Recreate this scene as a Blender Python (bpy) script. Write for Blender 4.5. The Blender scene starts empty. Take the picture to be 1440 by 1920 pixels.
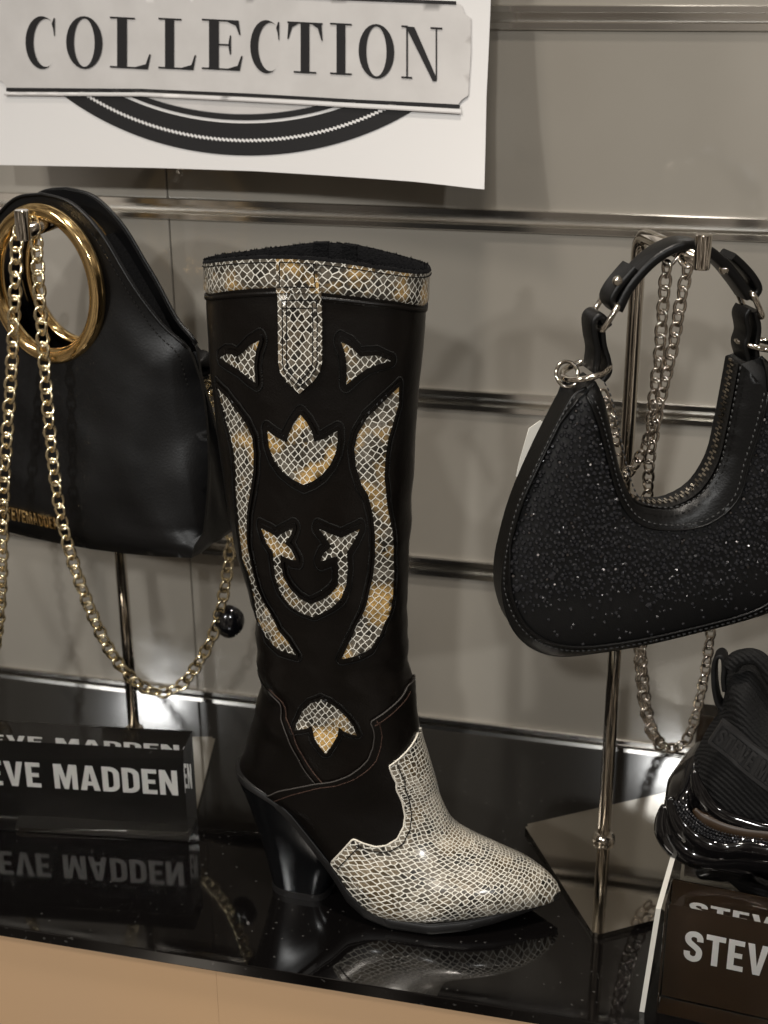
import bpy, bmesh, math, random
import numpy as np
from mathutils import Vector, Matrix, noise
from mathutils.geometry import delaunay_2d_cdt
from mathutils.bvhtree import BVHTree

random.seed(7)
scene = bpy.context.scene
COL = scene.collection
R = math.radians

# ------------------------------------------------------------------ camera
CAM = Vector((0.0, 0.0, 0.65))
FPX = 2660.0                                   # focal length in pixels of a 1440 x 1920 picture
RM = Matrix(((0.97069841, 0.08247943, -0.22570276),
             (0.24021791, -0.35776645, 0.90238491),
             (-0.00632068, -0.93016145, -0.36709636)))   # columns: right, down, forward
cd = bpy.data.cameras.new('camera')
cam = bpy.data.objects.new('camera', cd)
COL.objects.link(cam)
r_, d_, f_ = RM.col[0], RM.col[1], RM.col[2]
cam.matrix_world = Matrix(((r_[0], -d_[0], -f_[0], CAM[0]), (r_[1], -d_[1], -f_[1], CAM[1]),
                           (r_[2], -d_[2], -f_[2], CAM[2]), (0, 0, 0, 1)))
cd.sensor_fit = 'VERTICAL'
cd.sensor_height = 24.0
cd.lens = 24.0 * FPX / 1920.0
cd.clip_start = 0.02
cd.clip_end = 60
cd.dof.use_dof = True
cd.dof.focus_distance = 0.90
cd.dof.aperture_fstop = 7.0
scene.camera = cam

# ------------------------------------------------------------------ world and lamps (shop ceiling downlights)
world = bpy.data.worlds.new('World')
scene.world = world
world.use_nodes = True
wn = world.node_tree
bg = wn.nodes['Background']
tc = wn.nodes.new('ShaderNodeTexCoord')
mp = wn.nodes.new('ShaderNodeMapping')
mp.inputs['Location'].default_value = (7.3, 2.2, 1.1)
mp.inputs['Scale'].default_value = (6.5, 6.5, 1.6)
nz = wn.nodes.new('ShaderNodeTexNoise')
nz.inputs['Scale'].default_value = 1.6
nz.inputs['Detail'].default_value = 3
rp = wn.nodes.new('ShaderNodeValToRGB')
rp.color_ramp.elements[0].position = 0.36
rp.color_ramp.elements[0].color = (0.05, 0.037, 0.027, 1)
rp.color_ramp.elements[1].position = 0.70
rp.color_ramp.elements[1].color = (2.6, 2.3, 1.95, 1)
_e = rp.color_ramp.elements.new(0.56); _e.color = (0.36, 0.30, 0.24, 1)
wn.links.new(tc.outputs['Generated'], mp.inputs['Vector'])
wn.links.new(mp.outputs['Vector'], nz.inputs['Vector'])
wn.links.new(nz.outputs['Fac'], rp.inputs['Fac'])
wn.links.new(rp.outputs['Color'], bg.inputs['Color'])
bg.inputs['Strength'].default_value = 0.36

def downlight(name, loc, aim, watts, size, col=(1.0, 0.93, 0.84), spread=120):
    ld = bpy.data.lights.new(name, 'AREA')
    ld.shape = 'DISK'
    ld.size = size
    ld.energy = watts
    ld.color = col
    ld.spread = R(spread)
    o = bpy.data.objects.new(name, ld)
    COL.objects.link(o)
    o.location = loc
    o.rotation_euler = (Vector(aim) - Vector(loc)).to_track_quat('-Z', 'Y').to_euler()
    return o
for lx in (-2.0, -0.06, 1.9):
    downlight('ceiling_downlight', (lx, -2.2, 2.0), (lx * 0.3, 0.9, 0.1), 12, 0.14, (0.97, 0.97, 0.95))
downlight('ceiling_downlight', (-1.15, -0.35, 2.0), (-0.40, 0.80, 0.0), 2.6, 0.34, (1.0, 0.92, 0.82), 70)
downlight('ceiling_downlight', (-0.10, 0.50, 2.0), (-0.16, 0.72, 0.0), 2.0, 0.16, (1.0, 0.92, 0.82), 50)

scene.view_settings.view_transform = 'Standard'
scene.view_settings.look = 'None'
scene.view_settings.gamma = 1.0
scene.view_settings.exposure = 0.1
scene.view_settings.use_curve_mapping = False
scene.cycles.max_bounces = 12
scene.cycles.transmission_bounces = 10
scene.cycles.transparent_max_bounces = 12
scene.cycles.caustics_refractive = True
scene.cycles.sample_clamp_indirect = 6.0

# ------------------------------------------------------------------ survey helpers (picture measurements -> points of the place)
def ray(px, py):
    v = RM @ Vector((px - 720.0, py - 960.0, FPX))
    return v.normalized()
def at_y(px, py, y):
    d = ray(px, py)
    return CAM + d * ((y - CAM.y) / d.y)
def at_z(px, py, z):
    d = ray(px, py)
    return CAM + d * ((z - CAM.z) / d.z)
class Frame:
    """upright plane: origin o, in-plane direction u (horizontal), depth direction n, height z"""
    def __init__(s, ox, oy, yaw):
        s.o = Vector((ox, oy, 0)); s.u = Vector((math.cos(yaw), math.sin(yaw), 0))
        s.n = Vector((-math.sin(yaw), math.cos(yaw), 0))
    def P(s, u, w, z): return s.o + s.u * u + s.n * w + Vector((0, 0, z))
    def uz(s, px, py, w=0.0):
        d = ray(px, py)
        t = ((s.o - CAM).dot(s.n) + w) / d.dot(s.n)
        q = CAM + d * t - s.o
        return (q.dot(s.u), q.z)

# ------------------------------------------------------------------ materials
def mat(name, base, rough=0.5, metal=0.0, spec=0.5, coat=0.0, bump=None, var=None, fine=None, wave=None, specks=None, **kw):
    m = bpy.data.materials.new(name)
    m.use_nodes = True
    nt = m.node_tree
    b = nt.nodes['Principled BSDF']
    b.inputs['Base Color'].default_value = (*base, 1)
    b.inputs['Roughness'].default_value = rough
    b.inputs['Metallic'].default_value = metal
    b.inputs['Specular IOR Level'].default_value = spec
    b.inputs['Coat Weight'].default_value = coat
    b.inputs['Coat Roughness'].default_value = 0.08
    for k, v in kw.items():
        b.inputs[k].default_value = v
    if bump or var:
        t = nt.nodes.new('ShaderNodeTexCoord')
    if bump:                                     # (scale, strength, distance, detail)
        n = nt.nodes.new('ShaderNodeTexNoise')
        n.inputs['Scale'].default_value = bump[0]
        n.inputs['Detail'].default_value = bump[3] if len(bump) > 3 else 2
        bp = nt.nodes.new('ShaderNodeBump')
        bp.inputs['Strength'].default_value = bump[1]
        bp.inputs['Distance'].default_value = bump[2]
        nt.links.new(t.outputs['Object'], n.inputs['Vector'])
        nt.links.new(n.outputs['Fac'], bp.inputs['Height'])
        nt.links.new(bp.outputs['Normal'], b.inputs['Normal'])
        last = bp
        for kind, prm in (('f', fine), ('w', wave)):
            if not prm: continue
            if kind == 'f':
                g = nt.nodes.new('ShaderNodeTexVoronoi'); g.inputs['Scale'].default_value = prm[0]; out = g.outputs['Distance']
            else:
                g = nt.nodes.new('ShaderNodeTexWave'); g.bands_direction = 'DIAGONAL'; g.inputs['Scale'].default_value = prm[0]; g.inputs['Distortion'].default_value = 1.5; out = g.outputs['Fac']
            nt.links.new(t.outputs['Object'], g.inputs['Vector'])
            b2 = nt.nodes.new('ShaderNodeBump'); b2.inputs['Strength'].default_value = prm[1]; b2.inputs['Distance'].default_value = prm[2]
            nt.links.new(out, b2.inputs['Height']); nt.links.new(last.outputs['Normal'], b2.inputs['Normal'])
            nt.links.new(b2.outputs['Normal'], b.inputs['Normal']); last = b2
    if specks:                                   # (scale, threshold, colour): dust and lint
        t3 = nt.nodes.new('ShaderNodeTexCoord'); g = nt.nodes.new('ShaderNodeTexNoise')
        g.inputs['Scale'].default_value = specks[0]; g.inputs['Detail'].default_value = 0
        r3 = nt.nodes.new('ShaderNodeMapRange'); r3.inputs['From Min'].default_value = specks[1]; r3.inputs['From Max'].default_value = specks[1] + .04
        m3 = nt.nodes.new('ShaderNodeMix'); m3.data_type = 'RGBA'; m3.inputs['A'].default_value = (*base, 1); m3.inputs['B'].default_value = (*specks[2], 1)
        nt.links.new(t3.outputs['Object'], g.inputs['Vector']); nt.links.new(g.outputs['Fac'], r3.inputs['Value'])
        nt.links.new(r3.outputs['Result'], m3.inputs['Factor']); nt.links.new(m3.outputs['Result'], b.inputs['Base Color'])
        g4 = nt.nodes.new('ShaderNodeTexNoise'); g4.inputs['Scale'].default_value = 14; g4.inputs['Detail'].default_value = 5
        r4 = nt.nodes.new('ShaderNodeMapRange'); r4.inputs['From Min'].default_value = 0.4; r4.inputs['From Max'].default_value = 0.75
        r4.inputs['To Min'].default_value = rough; r4.inputs['To Max'].default_value = rough + .09
        nt.links.new(t3.outputs['Object'], g4.inputs['Vector']); nt.links.new(g4.outputs['Fac'], r4.inputs['Value'])
        nt.links.new(r4.outputs['Result'], b.inputs['Roughness'])
    if var:                                      # (scale, other colour, rough delta)
        n2 = nt.nodes.new('ShaderNodeTexNoise')
        n2.inputs['Scale'].default_value = var[0]
        n2.inputs['Detail'].default_value = 4
        mx = nt.nodes.new('ShaderNodeMix')
        mx.data_type = 'RGBA'
        mx.inputs['A'].default_value = (*base, 1)
        mx.inputs['B'].default_value = (*var[1], 1)
        rr = nt.nodes.new('ShaderNodeMapRange')
        rr.inputs['From Min'].default_value = 0.35
        rr.inputs['From Max'].default_value = 0.65
        nt.links.new(t.outputs['Object'], n2.inputs['Vector'])
        nt.links.new(n2.outputs['Fac'], rr.inputs['Value'])
        nt.links.new(rr.outputs['Result'], mx.inputs['Factor'])
        nt.links.new(mx.outputs['Result'], b.inputs['Base Color'])
        if len(var) > 2:
            r2 = nt.nodes.new('ShaderNodeMapRange')
            r2.inputs['To Min'].default_value = rough - var[2]
            r2.inputs['To Max'].default_value = rough + var[2]
            nt.links.new(n2.outputs['Fac'], r2.inputs['Value'])
            nt.links.new(r2.outputs['Result'], b.inputs['Roughness'])
    return m

def snake(name, scale, rot, stretch, gold, pale, rand=0.55, l0=0.02, l1=0.075, warp=0.0016):
    """embossed snakeskin print: pale net of lines round dark scales, ochre blotches"""
    m = bpy.data.materials.new(name)
    m.use_nodes = True
    nt = m.node_tree
    L = nt.links.new
    b = nt.nodes['Principled BSDF']
    uv = nt.nodes.new('ShaderNodeUVMap')
    n0 = nt.nodes.new('ShaderNodeTexNoise')
    n0.inputs['Scale'].default_value = 90
    n0.inputs['Detail'].default_value = 1
    ad = nt.nodes.new('ShaderNodeVectorMath'); ad.operation = 'MULTIPLY_ADD'
    ad.inputs[1].default_value = (warp * .8, warp * .8, 0)
    mpn = nt.nodes.new('ShaderNodeMapping')
    mpn.inputs['Rotation'].default_value = (0, 0, R(rot))
    mpn.inputs['Scale'].default_value = (1, stretch, 1)
    L(uv.outputs['UV'], n0.inputs['Vector'])
    L(n0.outputs['Color'], ad.inputs[0])
    L(uv.outputs['UV'], ad.inputs[2])
    L(ad.outputs['Vector'], mpn.inputs['Vector'])
    ve = nt.nodes.new('ShaderNodeTexVoronoi'); ve.voronoi_dimensions = '2D'; ve.feature = 'DISTANCE_TO_EDGE'
    vc = nt.nodes.new('ShaderNodeTexVoronoi'); vc.voronoi_dimensions = '2D'; vc.feature = 'F1'
    for v in (ve, vc):
        v.inputs['Scale'].default_value = scale
        v.inputs['Randomness'].default_value = rand
        L(mpn.outputs['Vector'], v.inputs['Vector'])
    ln = nt.nodes.new('ShaderNodeMapRange'); ln.interpolation_type = 'SMOOTHSTEP'
    ln.inputs['From Min'].default_value = l0
    ln.inputs['From Max'].default_value = l1
    L(ve.outputs['Distance'], ln.inputs['Value'])
    # per-scale shade
    sp = nt.nodes.new('ShaderNodeSeparateColor')
    L(vc.outputs['Color'], sp.inputs['Color'])
    big = nt.nodes.new('ShaderNodeTexNoise')
    big.inputs['Scale'].default_value = 34
    big.inputs['Detail'].default_value = 2
    L(uv.outputs['UV'], big.inputs['Vector'])
    mul = nt.nodes.new('ShaderNodeMath'); mul.operation = 'MULTIPLY_ADD'
    mul.inputs[1].default_value = 0.35
    L(sp.outputs['Red'], mul.inputs[0]); L(big.outputs['Fac'], mul.inputs[2])
    cr = nt.nodes.new('ShaderNodeValToRGB')
    e = cr.color_ramp.elements
    e[0].position = 0.48; e[0].color = (0.012, 0.010, 0.007, 1)
    e[1].position = 0.98; e[1].color = (0.13 * pale, 0.115 * pale, 0.092 * pale, 1)
    k = cr.color_ramp.elements.new(0.74); k.color = (0.055 * pale, 0.046 * pale, 0.034 * pale, 1)
    L(mul.outputs['Value'], cr.inputs['Fac'])
    # ochre blotches
    bl = nt.nodes.new('ShaderNodeTexNoise')
    bl.inputs['Scale'].default_value = 36
    bl.inputs['Detail'].default_value = 3
    of = nt.nodes.new('ShaderNodeVectorMath'); of.inputs[1].default_value = (3.7, 1.9, 0)
    L(uv.outputs['UV'], of.inputs[0]); L(of.outputs['Vector'], bl.inputs['Vector'])
    br = nt.nodes.new('ShaderNodeMapRange')
    br.inputs['From Min'].default_value = 0.50
    br.inputs['From Max'].default_value = 0.66
    br.inputs['To Max'].default_value = gold
    L(bl.outputs['Fac'], br.inputs['Value'])
    gm = nt.nodes.new('ShaderNodeMix'); gm.data_type = 'RGBA'
    gm.inputs['B'].default_value = (0.55, 0.34, 0.11, 1)
    L(br.outputs['Result'], gm.inputs['Factor']); L(cr.outputs['Color'], gm.inputs['A'])
    # fine speckle inside scales
    fs = nt.nodes.new('ShaderNodeTexNoise'); fs.inputs['Scale'].default_value = 900; fs.inputs['Detail'].default_value = 2
    L(uv.outputs['UV'], fs.inputs['Vector'])
    fr = nt.nodes.new('ShaderNodeMapRange'); fr.inputs['From Min'].default_value = 0.3; fr.inputs['From Max'].default_value = 0.7
    fr.inputs['To Min'].default_value = 0.55; fr.inputs['To Max'].default_value = 1.35
    L(fs.outputs['Fac'], fr.inputs['Value'])
    fm = nt.nodes.new('ShaderNodeVectorMath'); fm.operation = 'SCALE'
    L(gm.outputs['Result'], fm.inputs[0]); L(fr.outputs['Result'], fm.inputs['Scale'])
    lm = nt.nodes.new('ShaderNodeMix'); lm.data_type = 'RGBA'
    lm.inputs['A'].default_value = (0.80, 0.775, 0.69, 1)
    L(ln.outputs['Result'], lm.inputs['Factor']); L(fm.outputs['Vector'], lm.inputs['B'])
    L(lm.outputs['Result'], b.inputs['Base Color'])
    bp = nt.nodes.new('ShaderNodeBump')
    bp.inputs['Strength'].default_value = 0.5
    bp.inputs['Distance'].default_value = 0.0006
    L(ln.outputs['Result'], bp.inputs['Height'])
    L(bp.outputs['Normal'], b.inputs['Normal'])
    b.inputs['Roughness'].default_value = 0.33
    b.inputs['Coat Weight'].default_value = 0.6
    b.inputs['Coat Roughness'].default_value = 0.14
    return m

M = {}
M['boot_leather'] = mat('boot_leather', (0.0028, 0.0017, 0.0011), 0.32, 0, 0.32, 0.0, (16.0, 0.35, 0.010, 3), (14, (0.0020, 0.0013, 0.0009), 0.06), fine=(750, 0.10, 0.0006))
M['boot_overlay'] = mat('boot_overlay', (0.0020, 0.0013, 0.0009), 0.34, 0, 0.28, 0.0, (14.0, 0.3, 0.009, 3), fine=(750, 0.10, 0.0006))
M['stitch'] = mat('stitch', (0.004, 0.0035, 0.003), 0.8, 0, 0.2)
M['stitch_brown'] = mat('stitch_brown', (0.045, 0.025, 0.018), 0.8, 0, 0.2)
M['edge_grey'] = mat('edge_grey', (0.045, 0.040, 0.036), 0.6, 0, 0.3)
M['lining'] = mat('lining', (0.003, 0.003, 0.0035), 0.95, 0, 0.15, bump=(500, 0.8, 0.002))
M['sole'] = mat('sole', (0.006, 0.0055, 0.0055), 0.45, 0, 0.45, bump=(160, 0.15, 0.001))
M['heel'] = mat('heel', (0.0025, 0.0027, 0.0032), 0.20, 0, 0.5)
M['snake_diamond'] = snake('snake_diamond', 268, 47, 0.86, 1.0, 1.3, 0.40, 0.01, 0.125, 0.0014)
M['snake_band'] = snake('snake_band', 255, 45, 0.92, 0.9, 1.5, 0.36, 0.01, 0.12, 0.0014)
M['snake_tab'] = snake('snake_tab', 258, 44, 0.9, 0.12, 2.5, 0.36, 0.01, 0.12, 0.0014)
M['snake_toe'] = snake('snake_toe', 255, 4, 1.2, 0.10, 2.3, 0.42, 0.015, 0.15, 0.004)
M['bag_leather'] = mat('bag_leather', (0.0020, 0.0020, 0.0023), 0.37, 0, 0.36, 0.0, (18, 0.20, 0.009, 2), fine=(620, 0.07, 0.0006))
M['hobo_leather'] = mat('hobo_leather', (0.0022, 0.0021, 0.0021), 0.38, 0, 0.34, 0.0, (30, 0.10, 0.005, 2), fine=(700, 0.12, 0.0006))
M['satin'] = mat('satin', (0.0036, 0.0034, 0.0034), 0.6, 0, 0.3, bump=(900, 0.3, 0.0006))
M['stone'] = mat('stone', (0.028, 0.028, 0.031), 0.17, 0.45, 0.6, 0.2)
M['stone_sparkle'] = mat('stone_sparkle', (0.45, 0.45, 0.48), 0.05, 1.0)  # brighter copy of stone, sparkle put into its colour
M['gold'] = mat('gold', (0.86, 0.62, 0.30), 0.13, 1.0, bump=(30, 0.06, 0.003))
M['gold_chain'] = mat('gold_chain', (0.86, 0.74, 0.50), 0.15, 1.0)
M['silver_chain'] = mat('silver_chain', (0.62, 0.56, 0.49), 0.15, 1.0)
M['steel'] = mat('steel', (0.62, 0.57, 0.50), 0.10, 1.0)
M['mirror_steel'] = mat('mirror_steel', (0.66, 0.63, 0.58), 0.05, 1.0, bump=(5, 0.04, 0.01))
M['rail'] = mat('rail', (0.80, 0.78, 0.74), 0.17, 1.0, bump=(3.0, 0.25, 0.02))
M['panel'] = mat('panel', (0.305, 0.282, 0.244), 0.09, 0, 1.0, 0.0, (3.0, 0.006, 0.02), (5, (0.275, 0.252, 0.216)))
M['shelf'] = mat('shelf', (0.0025, 0.0022, 0.0022), 0.025, 0, 0.75, 0.0, specks=(300, 0.785, (0.035, 0.034, 0.032)))
M['shelf_edge'] = mat('shelf_edge', (0.03, 0.022, 0.017), 0.25)
M['tan'] = mat('tan', (0.49, 0.318, 0.180), 0.45, 0, 0.4, 0, None, (2.2, (0.45, 0.305, 0.19)))
M['paper'] = mat('paper', (0.67, 0.655, 0.645), 0.55, 0, 0.3, 0, (60, 0.05, 0.001))
M['print_grey'] = mat('print_grey', (0.53, 0.51, 0.495), 0.5, var=(35, (0.48, 0.46, 0.445)))
M['ink'] = mat('ink', (0.008, 0.007, 0.0075), 0.55, 0, 0.25, bump=(200, 0.1, 0.0005))
M['ink_grey'] = mat('ink_grey', (0.42, 0.40, 0.39), 0.5)
M['acrylic'] = mat('acrylic', (0.97, 0.98, 0.975), 0.0, 0, 0.5, 0, None, None, **{'Transmission Weight': 1.0, 'IOR': 1.45})
M['backing'] = mat('backing', (0.004, 0.003, 0.0025), 0.4, 0, 0.3)
M['backing_brown_reflect'] = mat('backing_brown_reflect', (0.030, 0.016, 0.007), 0.4, 0, 0.3)  # warm reflection of tan surroundings put into the backing colour
M['white_letter'] = mat('white_letter', (0.78, 0.77, 0.75), 0.5)
M['sneaker_mesh'] = mat('sneaker_mesh', (0.0042, 0.0040, 0.0040), 0.8, 0, 0.25, 0, (700, 0.5, 0.0012, 1), wave=(140, 0.5, 0.0012))
M['patent'] = mat('patent', (0.003, 0.0027, 0.003), 0.10, 0, 0.5, 0.4, (30, 0.25, 0.006, 2))
M['rubber'] = mat('rubber', (0.016, 0.0155, 0.0155), 0.5, 0, 0.4)
M['brown_gap'] = mat('brown_gap', (0.026, 0.014, 0.006), 0.4)
M['tag_white'] = mat('tag_white', (0.78, 0.76, 0.70), 0.6)
M['bead'] = mat('bead', (0.003, 0.003, 0.004), 0.12, 0, 0.5, 0.5)
M['acrylic_edge'] = mat('acrylic_edge', (0.82, 0.80, 0.74), 0.25, 0, 0.5, 0, None, None, **{'Transmission Weight': 0.35, 'IOR': 1.49})

# ------------------------------------------------------------------ object helpers
ROOTLOC = {}
def tag(o, label=None, cat=None, group=None, kind=None):
    if label: o['label'] = label
    if cat: o['category'] = cat
    if group: o['group'] = group
    if kind: o['kind'] = kind
    return o
def thing(name, label, cat, loc=(0, 0, 0), rotz=0.0, group=None):
    o = bpy.data.objects.new(name, None)
    COL.objects.link(o)
    o.empty_display_size = 0.02
    o.location = loc
    o.rotation_euler = (0, 0, rotz)
    ROOTLOC[o.name] = Vector(loc)
    return tag(o, label, cat, group)
def mesh_of(name, verts, faces, uvs=None, smooth=True):
    me = bpy.data.meshes.new(name)
    me.from_pydata([tuple(v) for v in verts], [], faces)
    if uvs is not None:
        ul = me.uv_layers.new(name='UVMap')
        li = np.empty(len(me.loops), dtype=np.int32)
        me.loops.foreach_get('vertex_index', li)
        ul.data.foreach_set('uv', np.asarray(uvs, dtype=np.float32)[li].ravel())
    if smooth:
        me.polygons.foreach_set('use_smooth', [True] * len(me.polygons))
    me.update()
    return me
def add(name, me, material, parent=None, world=False, kind=None):
    """link one mesh object; world=True: vertices are world positions under an unrotated parent"""
    o = bpy.data.objects.new(name, me)
    COL.objects.link(o)
    if material is not None and not me.materials:
        me.materials.append(M[material] if isinstance(material, str) else material)
    if parent is not None:
        o.parent = parent
        if world:
            top = parent
            base = Vector((0, 0, 0))
            while top is not None:
                base += Vector(top.location); top = top.parent
            o.location = -base
    if kind: o['kind'] = kind
    return o
def fix_normals(me):
    bm = bmesh.new(); bm.from_mesh(me)
    bmesh.ops.recalc_face_normals(bm, faces=bm.faces)
    bm.to_mesh(me); bm.free()
    return me
def weld(me, dist=1e-6):
    bm = bmesh.new(); bm.from_mesh(me)
    bmesh.ops.remove_doubles(bm, verts=bm.verts, dist=dist)
    bmesh.ops.recalc_face_normals(bm, faces=bm.faces)
    bm.to_mesh(me); bm.free()
    return me
def sharp(me, ang=35):
    me.set_sharp_from_angle(angle=R(ang)) if hasattr(me, 'set_sharp_from_angle') else None
    return me
def box_mesh(name, lo, hi, bevel=0.0, seg=2):
    bm = bmesh.new()
    bmesh.ops.create_cube(bm, size=1)
    lo, hi = Vector(lo), Vector(hi)
    for v in bm.verts:
        v.co = Vector((lo[i] + (v.co[i] + 0.5) * (hi[i] - lo[i]) for i in range(3)))
    if bevel > 0:
        bmesh.ops.bevel(bm, geom=list(bm.edges), offset=bevel, segments=seg, affect='EDGES', profile=0.5)
    me = bpy.data.meshes.new(name)
    bm.to_mesh(me); bm.free()
    return me
def catmull(pts, n, closed=False):
    """resample a control polyline (any dimension) by Catmull-Rom, n points per span"""
    P = [np.asarray(p, float) for p in pts]
    out = []
    N = len(P)
    spans = N if closed else N - 1
    for i in range(spans):
        if closed:
            a, b, c, d = P[(i - 1) % N], P[i], P[(i + 1) % N], P[(i + 2) % N]
        else:
            a, b, c, d = P[max(i - 1, 0)], P[i], P[i + 1], P[min(i + 2, N - 1)]
        for k in range(n):
            t = k / n
            out.append(0.5 * ((2 * b) + (c - a) * t + (2 * a - 5 * b + 4 * c - d) * t * t + (3 * b - a - 3 * c + d) * t ** 3))
    if not closed: out.append(P[-1])
    return out
def resample(pts, step):
    P = [np.asarray(p, float) for p in pts]
    L = [0.0]
    for a, b in zip(P, P[1:]): L.append(L[-1] + float(np.linalg.norm(b - a)))
    n = max(1, int(round(L[-1] / step)))
    out = []
    j = 0
    for i in range(n + 1):
        s = L[-1] * i / n
        while j < len(P) - 2 and L[j + 1] < s: j += 1
        t = (s - L[j]) / max(1e-12, L[j + 1] - L[j])
        out.append(P[j] + (P[j + 1] - P[j]) * min(1, t))
    return out
def sweep(points, profile, closed=False, up=None, scale=None, cap=True):
    """sweep a closed 2-D profile (side, up) along a 3-D path"""
    pts = [Vector(tuple(p)) for p in points]
    n = len(pts); m = len(profile)
    V, F = [], []
    prev = None
    for i, p in enumerate(pts):
        if closed: t = pts[(i + 1) % n] - pts[i - 1]
        else: t = pts[min(i + 1, n - 1)] - pts[max(i - 1, 0)]
        t.normalize()
        if up is not None:
            a = Vector(up(i) if callable(up) else up)
            a = (a - t * a.dot(t)).normalized()
        elif prev is None:
            a = Vector((0, 0, 1)) if abs(t.z) < 0.9 else Vector((1, 0, 0))
            a = (a - t * a.dot(t)).normalized()
        else:
            a = (prev - t * prev.dot(t)).normalized()
        prev = a
        b = t.cross(a)
        s = scale(i / (n - 1)) if scale else 1.0
        for (x, y) in profile: V.append(p + b * (x * s) + a * (y * s))
    for i in range(n if closed else n - 1):
        k = (i + 1) % n
        for j in range(m):
            l = (j + 1) % m
            F.append((i * m + j, i * m + l, k * m + l, k * m + j))
    if cap and not closed:
        F.append(tuple(range(m))[::-1])
        F.append(tuple((n - 1) * m + j for j in range(m)))
    return V, F
def circle(r, n=8): return [(r * math.cos(2 * math.pi * i / n), r * math.sin(2 * math.pi * i / n)) for i in range(n)]
def rrect(w, h, r, n=3):
    out = []
    for cx, cy, a0 in ((w / 2 - r, h / 2 - r, 0), (-w / 2 + r, h / 2 - r, 90), (-w / 2 + r, -h / 2 + r, 180), (w / 2 - r, -h / 2 + r, 270)):
        for k in range(n + 1):
            a = R(a0 + 90 * k / n)
            out.append((cx + r * math.cos(a), cy + r * math.sin(a)))
    return out
def tube(name, points, r, n=8, closed=False):
    V, F = sweep(points, circle(r, n), closed)
    return fix_normals(mesh_of(name, V, F))
def merge_parts(parts):
    V, F, U = [], [], []
    for p in parts:
        o = len(V)
        V += list(p[0]); F += [tuple(i + o for i in f) for f in p[1]]
        if len(p) > 2: U += list(p[2])
    return V, F, U

# ---- polygon meshing in a 2-D parameter plane
def inside(polys, pts):
    pts = np.asarray(pts, float)
    res = np.zeros(len(pts), bool)
    for poly in polys:
        q = np.asarray(poly, float)
        x1, y1 = q[:, 0], q[:, 1]
        x2, y2 = np.roll(x1, -1), np.roll(y1, -1)
        for a, b, c, d in zip(x1, y1, x2, y2):
            if b == d: continue
            hit = ((b > pts[:, 1]) != (d > pts[:, 1])) & (pts[:, 0] < (c - a) * (pts[:, 1] - b) / (d - b) + a)
            res ^= hit
    return res
def seg_dist(polys, pts):
    pts = np.asarray(pts, float)
    best = np.full(len(pts), 1e9)
    for poly in polys:
        q = np.asarray(poly, float)
        for a, b in zip(q, np.roll(q, -1, 0)):
            ab = b - a
            l2 = float(ab @ ab) or 1e-18
            t = np.clip(((pts - a) @ ab) / l2, 0, 1)
            best = np.minimum(best, np.linalg.norm(pts - (a + t[:, None] * ab), axis=1))
    return best
class DistField:
    def __init__(s, polys):
        A = [np.asarray(p, float) for p in polys]
        s.a = np.concatenate(A); s.ab = np.concatenate([np.roll(p, -1, 0) - p for p in A])
        s.l2 = np.maximum((s.ab ** 2).sum(1), 1e-18)
    def __call__(s, u, z):
        d = np.array((u, z)) - s.a
        t = np.clip((d * s.ab).sum(1) / s.l2, 0, 1)
        return float(np.sqrt((((d - t[:, None] * s.ab) ** 2).sum(1)).min()))
def contour(poly, d, step=0.0009):
    """closed curves at distance d outside a loop (marching squares on its distance field)"""
    q = np.asarray(poly, float)
    lo = q.min(0) - d - 3 * step; hi = q.max(0) + d + 3 * step
    gx = np.arange(lo[0], hi[0], step); gy = np.arange(lo[1], hi[1], step)
    G = np.array([(x, y) for x in gx for y in gy])
    f = seg_dist([poly], G); f = np.where(inside([poly], G), -f, f) - d
    f = f.reshape(len(gx), len(gy))
    f[np.abs(f) < 1e-9] = 1e-9
    segs = {}
    def ip(i, j, k, l):
        a, b = f[i, j], f[k, l]
        t = a / (a - b)
        return (('h' if j == l else 'v', min(i, k), min(j, l)), (gx[i] + (gx[k] - gx[i]) * t, gy[j] + (gy[l] - gy[j]) * t))
    pos = {}
    sg = f > 0
    mixed = np.argwhere((sg[:-1, :-1] != sg[1:, :-1]) | (sg[:-1, :-1] != sg[:-1, 1:]) | (sg[:-1, :-1] != sg[1:, 1:]))
    for i, j in mixed:
        cs = [(i, j), (i + 1, j), (i + 1, j + 1), (i, j + 1)]
        ks = []
        for a, b in zip(cs, cs[1:] + cs[:1]):
            if sg[a] != sg[b]:
                k, p = ip(*a, *b); pos[k] = p; ks.append(k)
        for a, b in zip(ks[0::2], ks[1::2]):
            segs.setdefault(a, []).append(b); segs.setdefault(b, []).append(a)
    loops = []
    seen = set()
    for st in list(segs):
        if st in seen: continue
        cur, prev, lp = st, None, []
        while cur not in seen:
            seen.add(cur); lp.append(pos[cur])
            nx = [k for k in segs[cur] if k != prev and k not in seen]
            if not nx: break
            prev, cur = cur, nx[0]
        if len(lp) > 8: loops.append(lp)
    return loops
def densify(poly, step):
    out = []
    for a, b in zip(poly, list(poly[1:]) + [poly[0]]):
        a, b = np.asarray(a, float), np.asarray(b, float)
        n = max(1, int(math.ceil(np.linalg.norm(b - a) / step)))
        for k in range(n): out.append(a + (b - a) * k / n)
    return out
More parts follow.
